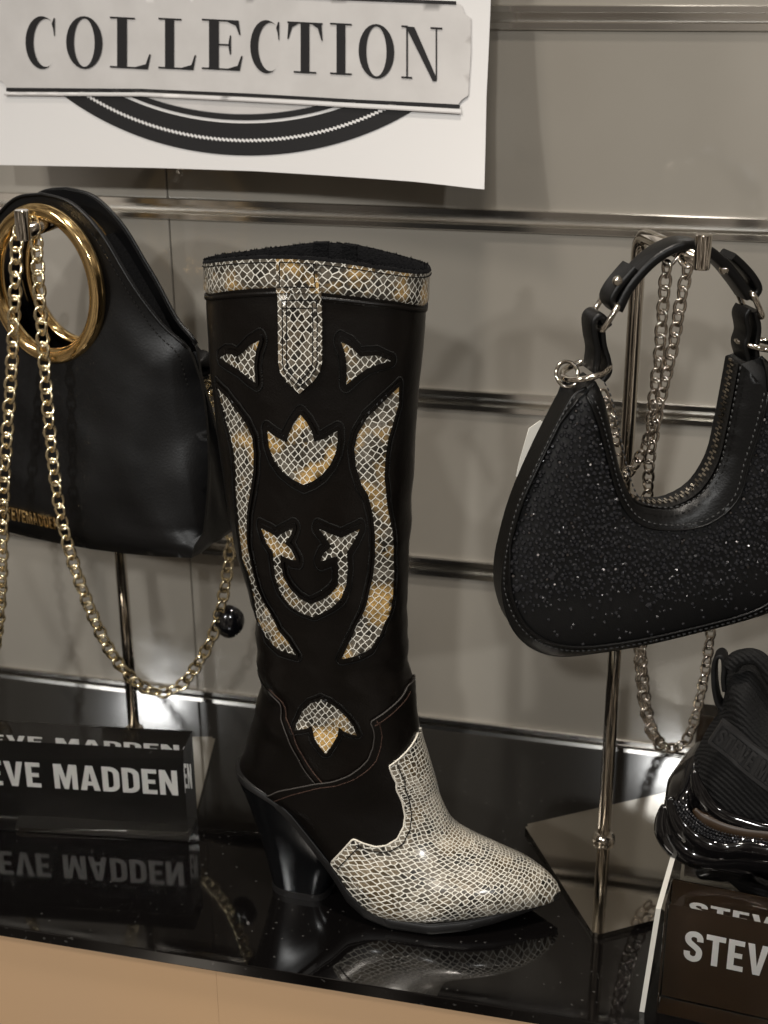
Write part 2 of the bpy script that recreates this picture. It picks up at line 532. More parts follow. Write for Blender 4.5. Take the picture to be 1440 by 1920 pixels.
def tri2d(polys, step):
    loops = [densify(p, step) for p in polys]
    pts = [Vector((p[0], p[1])) for l in loops for p in l]
    edges = []
    o = 0
    for l in loops:
        edges += [(o + i, o + (i + 1) % len(l)) for i in range(len(l))]
        o += len(l)
    A = np.array([tuple(p) for p in pts])
    lo, hi = A.min(0), A.max(0)
    gx = np.arange(lo[0], hi[0], step); gy = np.arange(lo[1], hi[1], step * 0.87)
    G = np.array([(x + (step / 2 if j % 2 else 0), y) for j, y in enumerate(gy) for x in gx]) if len(gx) and len(gy) else np.zeros((0, 2))
    if len(G):
        G = G[inside(loops, G)]
    if len(G):
        G = G[seg_dist(loops, G) > step * 0.45]
    allp = pts + [Vector((g[0], g[1])) for g in G]
    v, e, f, *_ = delaunay_2d_cdt(allp, edges, [], 0, 1e-9)
    v = np.array([tuple(p) for p in v])
    cen = np.array([v[list(t)].mean(0) for t in f])
    keep = inside(loops, cen)
    return v, [tuple(t) for t, k in zip(f, keep) if k], loops
def sheet(name, polys, step, fmap, off=0.0, thick=0.0, uvf=None, both=False):
    """polygons (even-odd) in a parameter plane laid on the surface fmap(u, v, off), with edges `thick` deep"""
    v, f, loops = tri2d(polys, step)
    V = [fmap(p[0], p[1], off) for p in v]
    F = list(f)
    uv2 = [tuple(uvf(p[0], p[1])) if uvf else (p[0], p[1]) for p in v]
    if both:
        o = len(V)
        V += [fmap(p[0], p[1], off - thick) for p in v]
        F += [tuple(i + o for i in t[::-1]) for t in f]
        uv2 += uv2[:]
    if thick:
        for l in loops:
            o = len(V); n = len(l)
            for p in l:
                V.append(fmap(p[0], p[1], off)); V.append(fmap(p[0], p[1], off - thick))
                q = tuple(uvf(p[0], p[1])) if uvf else (p[0], p[1])
                uv2 += [q, q]
            for i in range(n):
                k = (i + 1) % n
                F.append((o + 2 * i, o + 2 * k, o + 2 * k + 1, o + 2 * i + 1))
    me = mesh_of(name, V, F, uv2)
    return me
def smooth_loop(pts, n=4): return [tuple(p) for p in catmull(pts, n, True)]
def offset_loop(poly, d):
    """grow a loop outwards by d (rough vertex-normal offset)"""
    q = np.asarray(poly, float)
    area = 0.5 * np.sum(q[:, 0] * np.roll(q[:, 1], -1) - np.roll(q[:, 0], -1) * q[:, 1])
    sgn = 1.0 if area > 0 else -1.0
    e = np.roll(q, -1, 0) - q
    nrm = np.stack([e[:, 1], -e[:, 0]], 1) * sgn
    nrm /= np.maximum(np.linalg.norm(nrm, axis=1, keepdims=True), 1e-12)
    vn = nrm + np.roll(nrm, 1, 0)
    vn /= np.maximum(np.linalg.norm(vn, axis=1, keepdims=True), 1e-6)
    c = np.maximum(0.45, np.sum(vn * nrm, 1))
    return [tuple(p) for p in q + vn * (d / c)[:, None]]
def stitch_parts(path, normals, length=0.0022, gap=0.0012, wid=0.0007, hgt=0.0005):
    """little thread bars along a 3-D path"""
    P = resample([tuple(p) + tuple(n) for p, n in zip(path, normals)], length + gap)
    V, F = [], []
    for a, b in zip(P, P[1:]):
        p = Vector(a[:3]); q = Vector(b[:3]); n = Vector(a[3:]).normalized()
        t = (q - p)
        if t.length < 1e-6 or t.length > 4 * (length + gap): continue
        t.normalize()
        s = n.cross(t)
        o = len(V)
        e = p + t * length
        for base, k in ((p, 1.0), (e, 1.0)):
            V += [base - s * wid / 2 - n * hgt * 0.5, base + s * wid / 2 - n * hgt * 0.5]
        for base in (p + t * length * 0.2, e - t * length * 0.2):
            V += [base - s * wid / 2 * 0.7 + n * hgt, base + s * wid / 2 * 0.7 + n * hgt]
        F += [(o, o + 1, o + 5, o + 4), (o + 4, o + 5, o + 7, o + 6), (o + 6, o + 7, o + 3, o + 2),
              (o, o + 4, o + 6, o + 2), (o + 1, o + 3, o + 7, o + 5)]
    return V, F

# ---- lettering
def stroke_poly(pts, w, smooth=3):
    c = catmull(pts, smooth)
    L, Rr = [], []
    for i in range(len(c)):
        t = c[min(i + 1, len(c) - 1)] - c[max(i - 1, 0)]
        t = t / (np.linalg.norm(t) or 1)
        nn = np.array([-t[1], t[0]]) * w / 2
        L.append(tuple(c[i] + nn)); Rr.append(tuple(c[i] - nn))
    return L + Rr[::-1]
def arc(cx, cy, rx, ry, a0, a1, n):
    return [(cx + rx * math.cos(R(a0 + (a1 - a0) * i / n)), cy + ry * math.sin(R(a0 + (a1 - a0) * i / n))) for i in range(n + 1)]
BOLD = {
    'T': (0.56, [[(0, 1), (.56, 1), (.56, .83), (.37, .83), (.37, 0), (.19, 0), (.19, .83), (0, .83)]]),
    'E': (0.46, [[(0, 0), (.46, 0), (.46, .165), (.185, .165), (.185, .42), (.41, .42), (.41, .58), (.185, .58), (.185, .835), (.46, .835), (.46, 1), (0, 1)]]),
    'V': (0.60, [[(0, 1), (.19, 1), (.3, .28), (.41, 1), (.6, 1), (.4, 0), (.2, 0)]]),
    'M': (0.74, [[(0, 0), (0, 1), (.25, 1), (.37, .42), (.49, 1), (.74, 1), (.74, 0), (.57, 0), (.57, .62), (.435, 0), (.305, 0), (.17, .62), (.17, 0)]]),
    'A': (0.62, [[(0, 0), (.2, 1), (.42, 1), (.62, 0), (.43, 0), (.395, .2), (.225, .2), (.19, 0)], [(.255, .36), (.365, .36), (.31, .74)]]),
    'D': (0.54, [[(0, 0), (0, 1), (.24, 1)] + arc(.24, .72, .30, .28, 85, 0, 6) + arc(.24, .28, .30, .28, 0, -85, 6) + [(.24, 0)],
                 [(.185, .165), (.185, .835), (.23, .835)] + arc(.23, .70, .125, .135, 80, 0, 4) + arc(.23, .30, .125, .135, 0, -80, 4) + [(.23, .165)]]),
    'N': (0.56, [[(0, 0), (0, 1), (.19, 1), (.385, .45), (.385, 1), (.56, 1), (.56, 0), (.38, 0), (.175, .57), (.175, 0)]]),
    'S': (0.54, [stroke_poly([(.455, .69), (.445, .80), (.39, .885), (.28, .915), (.17, .885), (.105, .80), (.105, .70), (.15, .62), (.26, .54),
                              (.37, .46), (.435, .38), (.445, .27), (.40, .14), (.28, .085), (.16, .12), (.10, .20), (.09, .32)], .182, 3)]),
}
def ell(cx, cy, rx, ry, n=28): return arc(cx, cy, rx, ry, 0, 360 - 360 / n, n - 1)
TH = 0.034
def ser(x0, x1, y0): return [(x0, y0), (x1, y0), (x1, y0 + TH), (x0, y0 + TH)]
_stem = lambda x0, x1: [(x0, 0.01), (x1, 0.01), (x1, 0.99), (x0, 0.99)]
DIDO = {
    'C': (0.66, [[arc(.34, .5, .34, .515, 52, 312, 26) + arc(.42, .5, .255, .470, 312, 52, 22)],
                 [[(.585, .99), (.61, .99), (.61, .64), (.595, .64), (.575, .78), (.545, .87)]]]),
    'O': (0.72, [[ell(.36, .5, .36, .515), ell(.36, .5, .205, .472)]]),
    'L': (0.70, [[_stem(.12, .285)], [ser(0, .42, .974)], [ser(0, .64, 0)], [[(.40, .026), (.64, .026), (.685, .30), (.66, .30), (.60, .10)]]]),
    'E': (0.70, [[_stem(.12, .285)], [ser(0, .64, 0)], [ser(0, .62, .974)], [[(.42, .026), (.64, .026), (.685, .30), (.66, .30), (.60, .10)]],
                 [[(.42, .974), (.62, .974), (.65, .72), (.628, .72), (.57, .90)]], [ser(.285, .47, .49)],
                 [[(.445, .49), (.47, .32), (.49, .32), (.49, .70), (.47, .70), (.445, .516)]]]),
    'T': (0.66, [[_stem(.248, .412)], [ser(0, .66, .974)], [ser(.12, .54, 0)],
                 [[(.02, .974), (.20, .974), (.09, .90), (.02, .66), (0, .66)]], [[(.64, .974), (.46, .974), (.57, .90), (.64, .66), (.66, .66)]]]),
    'I': (0.40, [[_stem(.12, .285)], [ser(0, .405, .974)], [ser(0, .405, 0)]]),
    'N': (0.74, [[[(.09, .01), (.12, .01), (.12, .96), (.09, .96)]], [[(.05, .99), (.24, .99), (.66, .02), (.64, -.02), (.58, -.02), (.10, .95)]],
                 [[(.635, .0), (.66, .0), (.66, .99), (.635, .99)]], [ser(0, .2, 0)], [ser(.54, .76, .974)], [ser(0, .12, .974)]]),
}

# ------------------------------------------------------------------ the setting: slat wall, shelf, cabinet below
WALL_Y = 1.1040
RAIL_Z = (-0.0025, 0.1545, 0.3065, 0.4545, 0.6045)
RH = 0.0068                                        # half height of a rail
X0, X1 = -1.35, 0.95
SEAM = -0.458
wall = add('wall', box_mesh('wall', (X0, WALL_Y + 0.016, -0.40), (X1, WALL_Y + 0.030, 0.92)), 'panel')
tag(wall, kind='structure')
edges_z = [-0.40] + [z for z in RAIL_Z] + [0.7545, 0.92]
allrails = list(RAIL_Z) + [0.7545]
lo = -0.40
spans = []
for z in allrails:
    spans.append((lo, z - RH)); lo = z + RH
spans.append((lo, 0.92))
for k, (a, b) in enumerate(spans):
    for xa, xb in ((X0, SEAM - 0.0004), (SEAM + 0.0004, 0.36), (0.3608, X1)):
        add('panel', box_mesh('panel', (xa, WALL_Y, a), (xb, WALL_Y + 0.0158, b), 0.0009), 'panel', wall)
def rail_mesh(z):
    prof = [(-0.0036, RH + .0012), (-0.0036, RH - 0.0030), (0.0, RH - 0.0036), (0.011, RH - 0.0036), (0.011, -RH + 0.0036),
            (0.0, -RH + 0.0036), (-0.0036, -RH + 0.0030), (-0.0036, -RH - 0.0012), (-0.0022, -RH - .002), (-.0004, -RH - .0016), (-.0004, -RH + .0002), (0.0152, -RH + .0002),
            (0.0152, RH - .0002), (-.0004, RH - .0002), (-.0004, RH + .0016), (-0.0022, RH + .002)]
    V, F = [], []
    xs = np.linspace(X0, X1, 24)
    for x in xs:
        wob = 0.0003 * noise.noise(Vector((x * 6, z * 9, 0)))
        for (y, h) in prof: V.append((x, WALL_Y + y + wob, z + h))
    m = len(prof)
    for i in range(len(xs) - 1):
        for j in range(m):
            l = (j + 1) % m
            F.append((i * m + j, i * m + l, (i + 1) * m + l, (i + 1) * m + j))
    return sharp(fix_normals(mesh_of('rail', V, F)), 30)
for z in allrails:
    add('rail', rail_mesh(z), 'rail', wall)

SHELF_F = 0.7487
shelf = add('shelf', box_mesh('shelf', (X0, SHELF_F, -0.0095), (X1, WALL_Y - 0.006, 0.0), 0.0007, 2), 'shelf')
tag(shelf, kind='structure')
cab = add('cabinet_front', box_mesh('cabinet_front', (X0, SHELF_F + 0.016, -0.75), (X1, SHELF_F + 0.034, -0.0098), 0.0), 'tan')
tag(cab, kind='structure')
for xa, xb in ((X0, -0.3118), (-0.31165, 0.38), (0.3808, X1)):
    add('panel', box_mesh('cabinet_panel', (xa, SHELF_F + 0.004, -0.74), (xb, SHELF_F + 0.0158, -0.012), 0.0), 'tan', cab)

# ------------------------------------------------------------------ cardboard sign
def sign_board():
    YB = 1.062
    XR, XL, ZB, ZT = -0.188, -0.598, 0.4835, 1.02
    def curl(x, z):
        a = min(1, max(0, (x - XL) / (XR - XL)))
        b = min(1, max(0, (0.66 - z) / 0.17))
        return 0.034 * a ** 2.6 * b ** 1.5 + 0.012 * b ** 2 * (1 - a) + 0.004 * math.sin(a * 5.0) * b
    def S(x, z, off): return Vector((x, YB - curl(x, z) - off, z))
    def T(px, py):
        y = YB
        for _ in range(6):
            p = at_y(px, py, y); y = YB - curl(p.x, p.z)
        return (p.x, p.z)
    root = thing('sign_board', 'white card sign with COLLECTION in black serif letters above the handbags', 'sign', (-0.39, YB, ZB))
    pr, pl, pm = T(908, 355), T(-18, 309), T(640, 331)
    outline = [pl, T(150, 312), T(300, 315), T(480, 321), pm, T(780, 341), pr, T(912, 180), (T(916, 0)[0], ZT), (pl[0] - .001, ZT)]
    add('card', fix_normals(sheet('card', [outline], 0.007, S, 0.0, 0.0012, both=True)), 'paper', root, True)
    C1 = lambda x, y: T(x / 1.5, y / 1.5)
    # round emblem behind the plaque
    ce = np.array(T(450, 291))
    rx = (T(760, 193)[0] - T(137, 183)[0]) / 2 * 1.70
    rz = 0.178
    cx, cz = ce[0], ce[1] + rz
    def ringp(r0, r1): return [arc(cx, cz, rx - rz * (1 - r0), rz * r0, 222, 318, 70) + arc(cx, cz, rx - rz * (1 - r1), rz * r1, 318, 222, 70)]
    plaque = [C1(0, 225), C1(12, 232), C1(22, 246), C1(400, 249), C1(700, 262), C1(1000, 279), C1(1290, 293), C1(1300, 280), C1(1318, 268),
              C1(1325, 150), C1(1325, 50), C1(1308, 38), C1(1298, 12), C1(900, -4), C1(500, -18), C1(0, -28), C1(-14, -10), C1(-24, 0), C1(-24, 220)]
    emb = add('emblem_ring', sheet('emblem_ring', ringp(1.0, 0.868), 0.006, S, 0.0007), 'ink', root, True)
    add('emblem_ring', sheet('emblem_ring', ringp(0.855, 0.832), 0.006, S, 0.0007), 'ink', root, True)
    add('emblem_field', sheet('emblem_field', [arc(cx, cz, rx - rz * .17, rz * .83, 222, 318, 70)], 0.006, S, 0.0007), 'print_grey', root, True)
    # rope line of small lozenges on the dark ring
    V, F = [], []
    n = 420
    for i in range(n):
        a = 2 * math.pi * i / n
        if math.sin(a) > -.68: continue
        o = len(V)
        for k, (dr, da) in enumerate(((-.0016, -.3), (.0, .55), (.0016, .3), (0.0, -.55))):
            aa = a + da * 2 * math.pi / n; rr = dr
            V.append(S(cx + (rx - rz * .062 + rr) * math.cos(aa), cz + (rz * .938 + rr) * math.sin(aa), 0.0012))
        F.append((o, o + 1, o + 2, o + 3))
    add('rope_line', mesh_of('rope_line', V, F, smooth=False), 'paper', root, True, kind='stuff')
    add('plaque', sheet('plaque', [plaque], 0.006, S, 0.0018), 'print_grey', root, True)
    bar = lambda pts: [pts]
    lowbar = [C1(22, 246), C1(400, 249), C1(700, 262), C1(1000, 279), C1(1295, 294), C1(1295, 304), C1(1000, 287), C1(700, 271), C1(400, 257), C1(22, 256)]
    add('rule_line', sheet('rule_line', [lowbar], 0.006, S, 0.0026), 'ink', root, True)
    low2 = [C1(16, 258), C1(400, 259), C1(700, 273), C1(1000, 289), C1(1298, 306), C1(1298, 318), C1(1000, 301), C1(700, 284), C1(400, 269), C1(16, 267)]
    add('rule_line', sheet('rule_line', [low2], 0.006, S, 0.0023), 'paper', root, True)
    low3 = [C1(16, 263), C1(400, 266), C1(700, 281), C1(1000, 298), C1(1298, 315), C1(1298, 319), C1(1000, 302), C1(700, 285), C1(400, 270), C1(16, 267)]
    add('rule_line', sheet('rule_line', [low3], 0.006, S, 0.0027), 'ink_grey', root, True)
    top = [C1(-20, -42), C1(500, -22), C1(900, -3), C1(1285, 12), C1(1285, 3), C1(900, -12), C1(500, -31), C1(-20, -51)]
    add('rule_line', sheet('rule_line', [top], 0.006, S, 0.0026), 'ink', root, True)
    # letters: left x, right x, top y, base y (enlarged picture)
    rows = [('C', 76, 165, 47, 191), ('O', 190, 292, 47, 191), ('L', 313, 430, 50, 192), ('L', 449, 557, 53, 194), ('E', 571, 688, 56, 196), ('C', 707, 795, 58, 203),
            ('T', 811, 910, 63, 205), ('I', 931, 991, 66, 209), ('O', 1011, 1111, 69, 218), ('N', 1131, 1243, 75, 222)]
    for ch, xa, xb, yt, yb in rows:
        wd, pieces = DIDO[ch]
        sk = 0.03 * (xb - xa) if ch in 'N' else 0.025 * (xb - xa)
        parts = []
        for pc in pieces:
            loops = [[C1(xa + (xb - xa) * p[0] / wd, yb - (yb - yt) * p[1] + sk * (p[0] / wd - .5) * 2) for p in l] for l in pc]
            v, f, _ = tri2d(loops, 0.006)
            parts.append(([S(q[0], q[1], 0.0026) for q in v], f))
        V, F, _ = merge_parts(parts)
        add('letter', mesh_of('letter_' + ch, V, F, smooth=False), 'ink', root, True)
sign_board()

# ------------------------------------------------------------------ the cowboy boot
BO = Vector((-0.2955, 0.855, 0.0)); BA = R(-1.5)
BRot = Matrix.Rotation(BA, 3, 'Z')
RIBS = [  # front x,z | back x,z | half width | foot-ness
    (.1115, .466, -.0345, .4655, .0400, 0), (.1090, .430, -.0355, .430, .0410, 0), (.1065, .400, -.0345, .395, .0415, 0), (.1040, .365, -.0330, .360, .0415, 0),
    (.1020, .330, -.0300, .325, .0410, 0), (.0993, .290, -.0260, .287, .0415, 0), (.0977, .250, -.0190, .250, .0390, 0), (.0978, .230, -.0130, .228, .0380, 0),
    (.0985, .200, -.0105, .200, .0370, 0), (.1005, .175, -.0092, .174, .0365, 0), (.1025, .158, -.0105, .153, .0360, 0), (.1045, .1415, -.0175, .128, .0355, 0),
    (.1085, .125, -.0235, .107, .0350, 0), (.1125, .111, -.0270, .094, .0345, .05), (.1160, .099, -.0140, .0885, .0340, .50), (.1195, .086, .0060, .0835, .0338, .80),
    (.1240, .0745, .0240, .0755, .0340, .90), (.1300, .064, .0410, .0563, .0355, .95), (.1390, .0565, .0550, .041, .0375, 1), (.1500, .0515, .0680, .024, .0400, 1),
    (.1620, .0475, .0850, .0125, .0415, 1), (.1740, .0432, .1100, .0092, .0400, 1), (.1860, .0392, .1400, .0112, .0335, 1), (.1960, .0342, .1700, .0142, .0235, 1),
    (.2035, .0290, .1920, .0155, .0140, 1), (.2085, .0232, .2050, .0163, .0068, 1), (.2105, .0185, .2095, .0167, .0015, 1)]
RIBS = [tuple((.165 + (v - .165) * .94) if (i in (0, 2) and v > .165) else v for i, v in enumerate(r)) for r in RIBS]
RA = np.array(RIBS); NT = len(RIBS) - 1
def rib(T):
    T = min(max(T, 0.0), NT)
    i = min(int(T), NT - 1); t = T - i
    a, b, c, d = RA[max(i - 1, 0)], RA[i], RA[i + 1], RA[min(i + 2, NT)]
    return 0.5 * ((2 * b) + (c - a) * t + (2 * a - 5 * b + 4 * c - d) * t * t + (3 * b - a - 3 * c + d) * t ** 3)
def bootS0(T, a):
    """boot surface: T along the ribs (0 rim .. NT toe), a round the rib (0 front ridge, +1 back/sole on the near side, -1 far side)"""
    fx, fz, bx, bz, w, s = rib(T)
    s = min(1, max(0, s))
    q = min(1, abs(a)); sg = -1.0 if a >= 0 else 1.0
    v = (1 - s) * (1 - math.cos(math.pi * q)) / 2 + s * (1 - math.cos(math.pi * q / 2))
    e = math.sqrt(max(0.0, 1 - (2 * v - 1) ** 2))
    g = math.sqrt(max(0.0, 1 - (1 - min(v / 0.88, 1)) ** 2.1)) * (1 - 0.07 * max(0, (v - .8) / .2) ** 2)
    f = (1 - s) * e + s * g
    w *= (1 + 0.05 * s) if sg < 0 else (1 - 0.05 * s)
    cy = 0.006 * max(0, (T - 21) / 5) - 0.001 * s * max(0, 1 - abs(T - 20) / 4)
    x = fx + (bx - fx) * v; z = fz + (bz - fz) * v
    y = sg * w * f + cy
    rise = max(0.0, 1 - T / 1.6)
    z += (0.0125 * f * f if sg < 0 else 0.0055 * f ** 6) * rise * rise * (3 - 2 * rise) if s < .1 else 0
    # soft creases of the leather
    k = math.exp(-((T - 9.5) / 4.5) ** 2)
    nn = noise.noise(Vector((x * 26, y * 20 + 3, z * 34)))
    n2 = noise.noise(Vector((x * 60 + 9, y * 30, z * 70)))
    amp = 0.0008 + 0.0017 * k
    if T > 15: amp = max(0.0003, amp * max(0, 1 - (T - 15) / 4))
    fold = noise.noise(Vector((x * 10 + 4, y * 10, z * 58 + x * 14))) * math.exp(-((T - 8.2) / 2.6) ** 2)
    sc = 1 + (nn * amp + n2 * 0.0004 * k + fold * 0.0024) / 0.04
    y *= sc
    if T < 15:
        mid = (fx + bx) / 2
        x = mid + (x - mid) * (1 + (fold * 0.0030 + nn * 0.0008) / 0.055)
    return Vector((x, y, z))
def bootN(T, a):
    h = 0.06; k = 0.02
    a0 = min(max(a, -1 + k), 1 - k)
    T0 = min(max(T, h), NT - 0.7)
    du = bootS0(T0 + h, a0) - bootS0(T0 - h, a0)
    dv = bootS0(T0, a0 + k) - bootS0(T0, a0 - k)
    n = du.cross(dv)
    if n.length < 1e-12: return Vector((0, -1, 0))
    n.normalize()
    fx, fz, bx, bz, w, s = rib(T)
    p = bootS0(T, a)
    c = Vector(((fx + bx) / 2, 0, (fz + bz) / 2))
    if n.dot(p - c) < 0: n = -n
    return n
def bootS(T, a, off=0.0):
    p = bootS0(T, a)
    return p + bootN(T, a) * off if off else p
KU, KV = 0.022, 0.17                                # metric scale of the parameter plane
def bmap(u, v, off): return bootS(u / KU, v / KV, off)
# arc length tables for the print's mapping
_arc = [0.0]
_ring = []
for i in range(NT * 4 + 1):
    T = i / 4
    r = rib(T)
    _ring.append(max(0.004, sum((bootS0(T, (j + 1) / 12) - bootS0(T, j / 12)).length for j in range(12))))
    if i:
        p = (bootS0(T, .35) + bootS0(T, -.35)) / 2; q = (bootS0(T - .25, .35) + bootS0(T - .25, -.35)) / 2
        _arc.append(_arc[-1] + (p - q).length)
def buv(u, v):
    T = u / KU; i = T * 4
    return (v / KV * float(np.interp(i, range(len(_ring)), _ring)), -float(np.interp(i, range(len(_arc)), _arc)))
def bflat(u, v):
    p = bootS0(u / KU, v / KV)
    return (p.x * 1.06, p.z)
# survey mesh
NTm, NAm = NT * 6, 120
_bv, _bf, _bp = [], [], []
for i in range(NTm + 1):
    for j in range(NAm + 1):
        _bv.append(bootS0(i * NT / NTm, -1 + 2 * j / NAm))
for i in range(NTm):
    for j in range(NAm):
        A_, B_, C_, D_ = i * (NAm + 1) + j, i * (NAm + 1) + j + 1, (i + 1) * (NAm + 1) + j + 1, (i + 1) * (NAm + 1) + j
        _bf += [(A_, B_, C_), (A_, C_, D_)]
BVH = BVHTree.FromPolygons(_bv, _bf)
def par(idx): return np.array(((idx // (NAm + 1)) * NT / NTm, -1 + 2 * (idx % (NAm + 1)) / NAm))
BRi = BRot.inverted()
def btrace(px, py):
    o = BRi @ (CAM - BO); d = BRi @ ray(px, py)
    loc, nrm, fi, dist = BVH.ray_cast(o, d)
    if loc is None:
        loc, nrm, fi, dist = BVH.find_nearest(o + d * ((Vector((.05, -.02, .2)) - o).dot(d)))
        # closest approach of the ray to the boot: walk along it
        best = None
        for t in np.linspace(0.75, 1.05, 61):
            l2, n2, f2, d2 = BVH.find_nearest(o + d * t)
            if best is None or d2 < best[0]: best = (d2, l2, f2)
        loc, fi = best[1], best[2]
    ia, ib, ic = _bf[fi]
    a, b, c = _bv[ia], _bv[ib], _bv[ic]
    v0, v1, v2 = b - a, c - a, loc - a
    d00, d01, d11, d20, d21 = v0.dot(v0), v0.dot(v1), v1.dot(v1), v2.dot(v0), v2.dot(v1)
    den = d00 * d11 - d01 * d01
    if abs(den) < 1e-20: q = par(ia)
    else:
        v = (d11 * d20 - d01 * d21) / den; w = (d00 * d21 - d01 * d20) / den
        q = par(ia) * (1 - v - w) + par(ib) * v + par(ic) * w
    return (q[0] * KU, q[1] * KV)

def boot():
    root = thing('cowboy_boot', 'tall black western boot with snakeskin toe and inlays at centre', 'boot', BO, BA)
    # body: shaft and foot, open at the top
    nT, nA = NT * 5, 96
    V, F = [], []
    for i in range(nT + 1):
        for j in range(nA): V.append(bootS0(i * NT / nT, -1 + 2 * j / nA))
    for i in range(nT):
        for j in range(nA):
            k = (j + 1) % nA
            F.append((i * nA + j, i * nA + k, (i + 1) * nA + k, (i + 1) * nA + j))
    shaft = add('shaft', fix_normals(mesh_of('shaft', V, F)), 'boot_leather', root)
    # lining: rolls over the rim and goes down inside
    V, F = [], []
    prof = [(0.0, 0.0019), (-0.06, 0.0012), (-0.07, -0.0006), (-0.03, -0.0024), (0.3, -0.003), (1.0, -0.0034), (3.0, -.004), (6.0, -0.005)]
    for (T, off) in prof:
        for j in range(nA):
            a = -1 + 2 * j / nA
            p = bootS(max(T, 0), a, off)
            if T < 0: p = p + Vector((0, 0, -T * 0.03))
            p.z += 0.0004 * noise.noise(Vector((j * 1.7, T * 3, 0)))
            V.append(p)
    for i in range(len(prof) - 1):
        for j in range(nA):
            k = (j + 1) % nA
            F.append((i * nA + j, i * nA + k, (i + 1) * nA + k, (i + 1) * nA + j))
    add('lining', mesh_of('lining', V, F), 'lining', root)
    # fuzzy lining edge at the far rim, with the zip's two tab ends
    V, F = [], []
    for i in range(420):
        a = random.uniform(-1, 1)
        p = bootS(0, a, random.uniform(-.0026, .0008)) + Vector((0, 0, 0.0018))
        h = random.uniform(.0006, .0016); o = len(V)
        V += [p + Vector((-.0007, 0, 0)), p + Vector((.0007, 0, 0)), p + Vector((random.uniform(-.0008, .0008), random.uniform(-.0008, .0008), h))]
        F.append((o, o + 1, o + 2))
    add('lining_fuzz', mesh_of('lining_fuzz', V, F, smooth=False), 'lining', root, kind='stuff')
    for (a0, a1, hh) in ((-0.47, -.425, .0022), (-0.56, -.515, .0026)):
        V, F = [], []
        for a in (a0, a1):
            for off in (-.0035, .0015):
                for h in (-.012, hh):
                    V.append(bootS(0, a, off) + Vector((0, 0, h)))
        F = [(0, 1, 3, 2), (4, 5, 7, 6), (0, 1, 5, 4), (2, 3, 7, 6), (1, 3, 7, 5)]
        add('zipper_end', mesh_of('zipper_end', V, F, smooth=False), 'lining', root)
    # collar band all the way round
    low = [btrace(*p) for p in ((395, 552), (430, 547), (520, 541), (565, 543), (605, 551), (660, 557), (740, 566), (795, 574))]
    ax = [0.0] + sorted([abs(p[1] / KV) for p in low]) + [1.0]
    srt = sorted(low, key=lambda p: abs(p[1]))
    tx = [srt[0][0] / KU] + [p[0] / KU for p in srt] + [srt[-1][0] / KU]
    V, F, U = [], [], []
    nb = 10
    nA2 = 160
    for j in range(nA2 + 1):
        a = -1 + 2 * j / nA2
        tb = float(np.interp(abs(a), ax, tx))
        for k in range(nb + 1):
            T = tb * k / nb
            p = bootS(T, a, 0.0016 if k < nb else 0.0002)
            if k == nb: p = bootS(T - .01, a, 0.0)
            V.append(p)
            U.append((a * 0.19 + .3, p.z))
    for j in range(nA2):
        for k in range(nb):
            o = j * (nb + 1) + k
            F.append((o, o + 1, o + nb + 2, o + nb + 1))
    band = add('collar_band', fix_normals(mesh_of('collar_band', V, F, U)), 'snake_band', root)
    V, F = [], []
    for dT in (0.10,):
        path = [bootS(dT, a, 0.0018) for a in np.linspace(-1, 1, 140)]
        nr = [bootN(dT, a) for a in np.linspace(-1, 1, 140)]
        v, f = stitch_parts(path, nr, .0026, .0008, .0006, .0003)
        o = len(V); V += v; F += [tuple(i + o for i in t) for t in f]
    add('stitching', mesh_of('collar_stitching', V, F), 'stitch', band, kind='stuff')
    # black facing strip under the band with its raised lip
    path = []
    for j in range(121):
        a = -1 + 2 * j / 120
        path.append(bootS(float(np.interp(abs(a), ax, tx)) + .06, a, 0.0004))
    V, F = sweep(path, [(-.0016, -.0006), (.0016, -.0006), (.0014, .0007), (-.0014, .0007)], up=lambda i: bootN(float(np.interp(abs(-1 + 2 * i / 120), ax, tx)) + .06, -1 + 2 * i / 120))
    add('collar_seam', fix_normals(mesh_of('collar_seam', V, F)), 'boot_overlay', root)

    # ---- snakeskin inlays with proud leather edging and stitch rows
    c4 = lambda L: [(360 + x / 3, 430 + y / 3) for x, y in L]
    c5 = lambda L: [(380 + x / 3.273, 900 + y / 3.273) for x, y in L]
    c6 = lambda L: [(480 + x / 4.5, 1280 + y / 4.5) for x, y in L]
    inl = []
    inl.append(c4([(160, 720), (200, 697), (235, 700), (262, 715), (290, 690), (335, 645), (385, 620), (365, 680), (355, 760), (362, 862), (320, 835), (270, 790), (220, 760)]))
    inl.append(c4([(838, 630), (890, 655), (925, 690), (945, 712), (985, 708), (1040, 705), (1120, 738), (1050, 755), (985, 780), (930, 820), (868, 872), (870, 800), (868, 740), (860, 690)]))
    inl.append([(408, 723), (415, 750), (423, 783), (433, 817), (440, 850), (443, 883), (443, 918), (446, 955), (450, 998), (456, 1047), (467, 1074), (473, 1099), (479, 1132), (485, 1163),
                (499, 1193), (524, 1218), (557, 1228), (542, 1202), (524, 1181), (511, 1154), (499, 1132), (485, 1102), (475, 1065), (467, 1028), (465, 992), (466, 955), (472, 918), (477, 883),
                (478, 850), (475, 820), (463, 793), (447, 770), (427, 743)])
    inl.append([(747, 723), (747, 757), (737, 790), (727, 823), (722, 857), (720, 897), (725, 946), (733, 986), (737, 1028), (738, 1071), (736, 1114), (728, 1154), (713, 1187), (695, 1215),
                (670, 1228), (640, 1235), (649, 1215), (661, 1190), (676, 1157), (689, 1120), (698, 1080), (702, 1041), (702, 1004), (698, 964), (689, 927), (677, 907), (667, 873), (664, 840),
                (670, 813), (687, 783), (713, 757), (733, 737)])
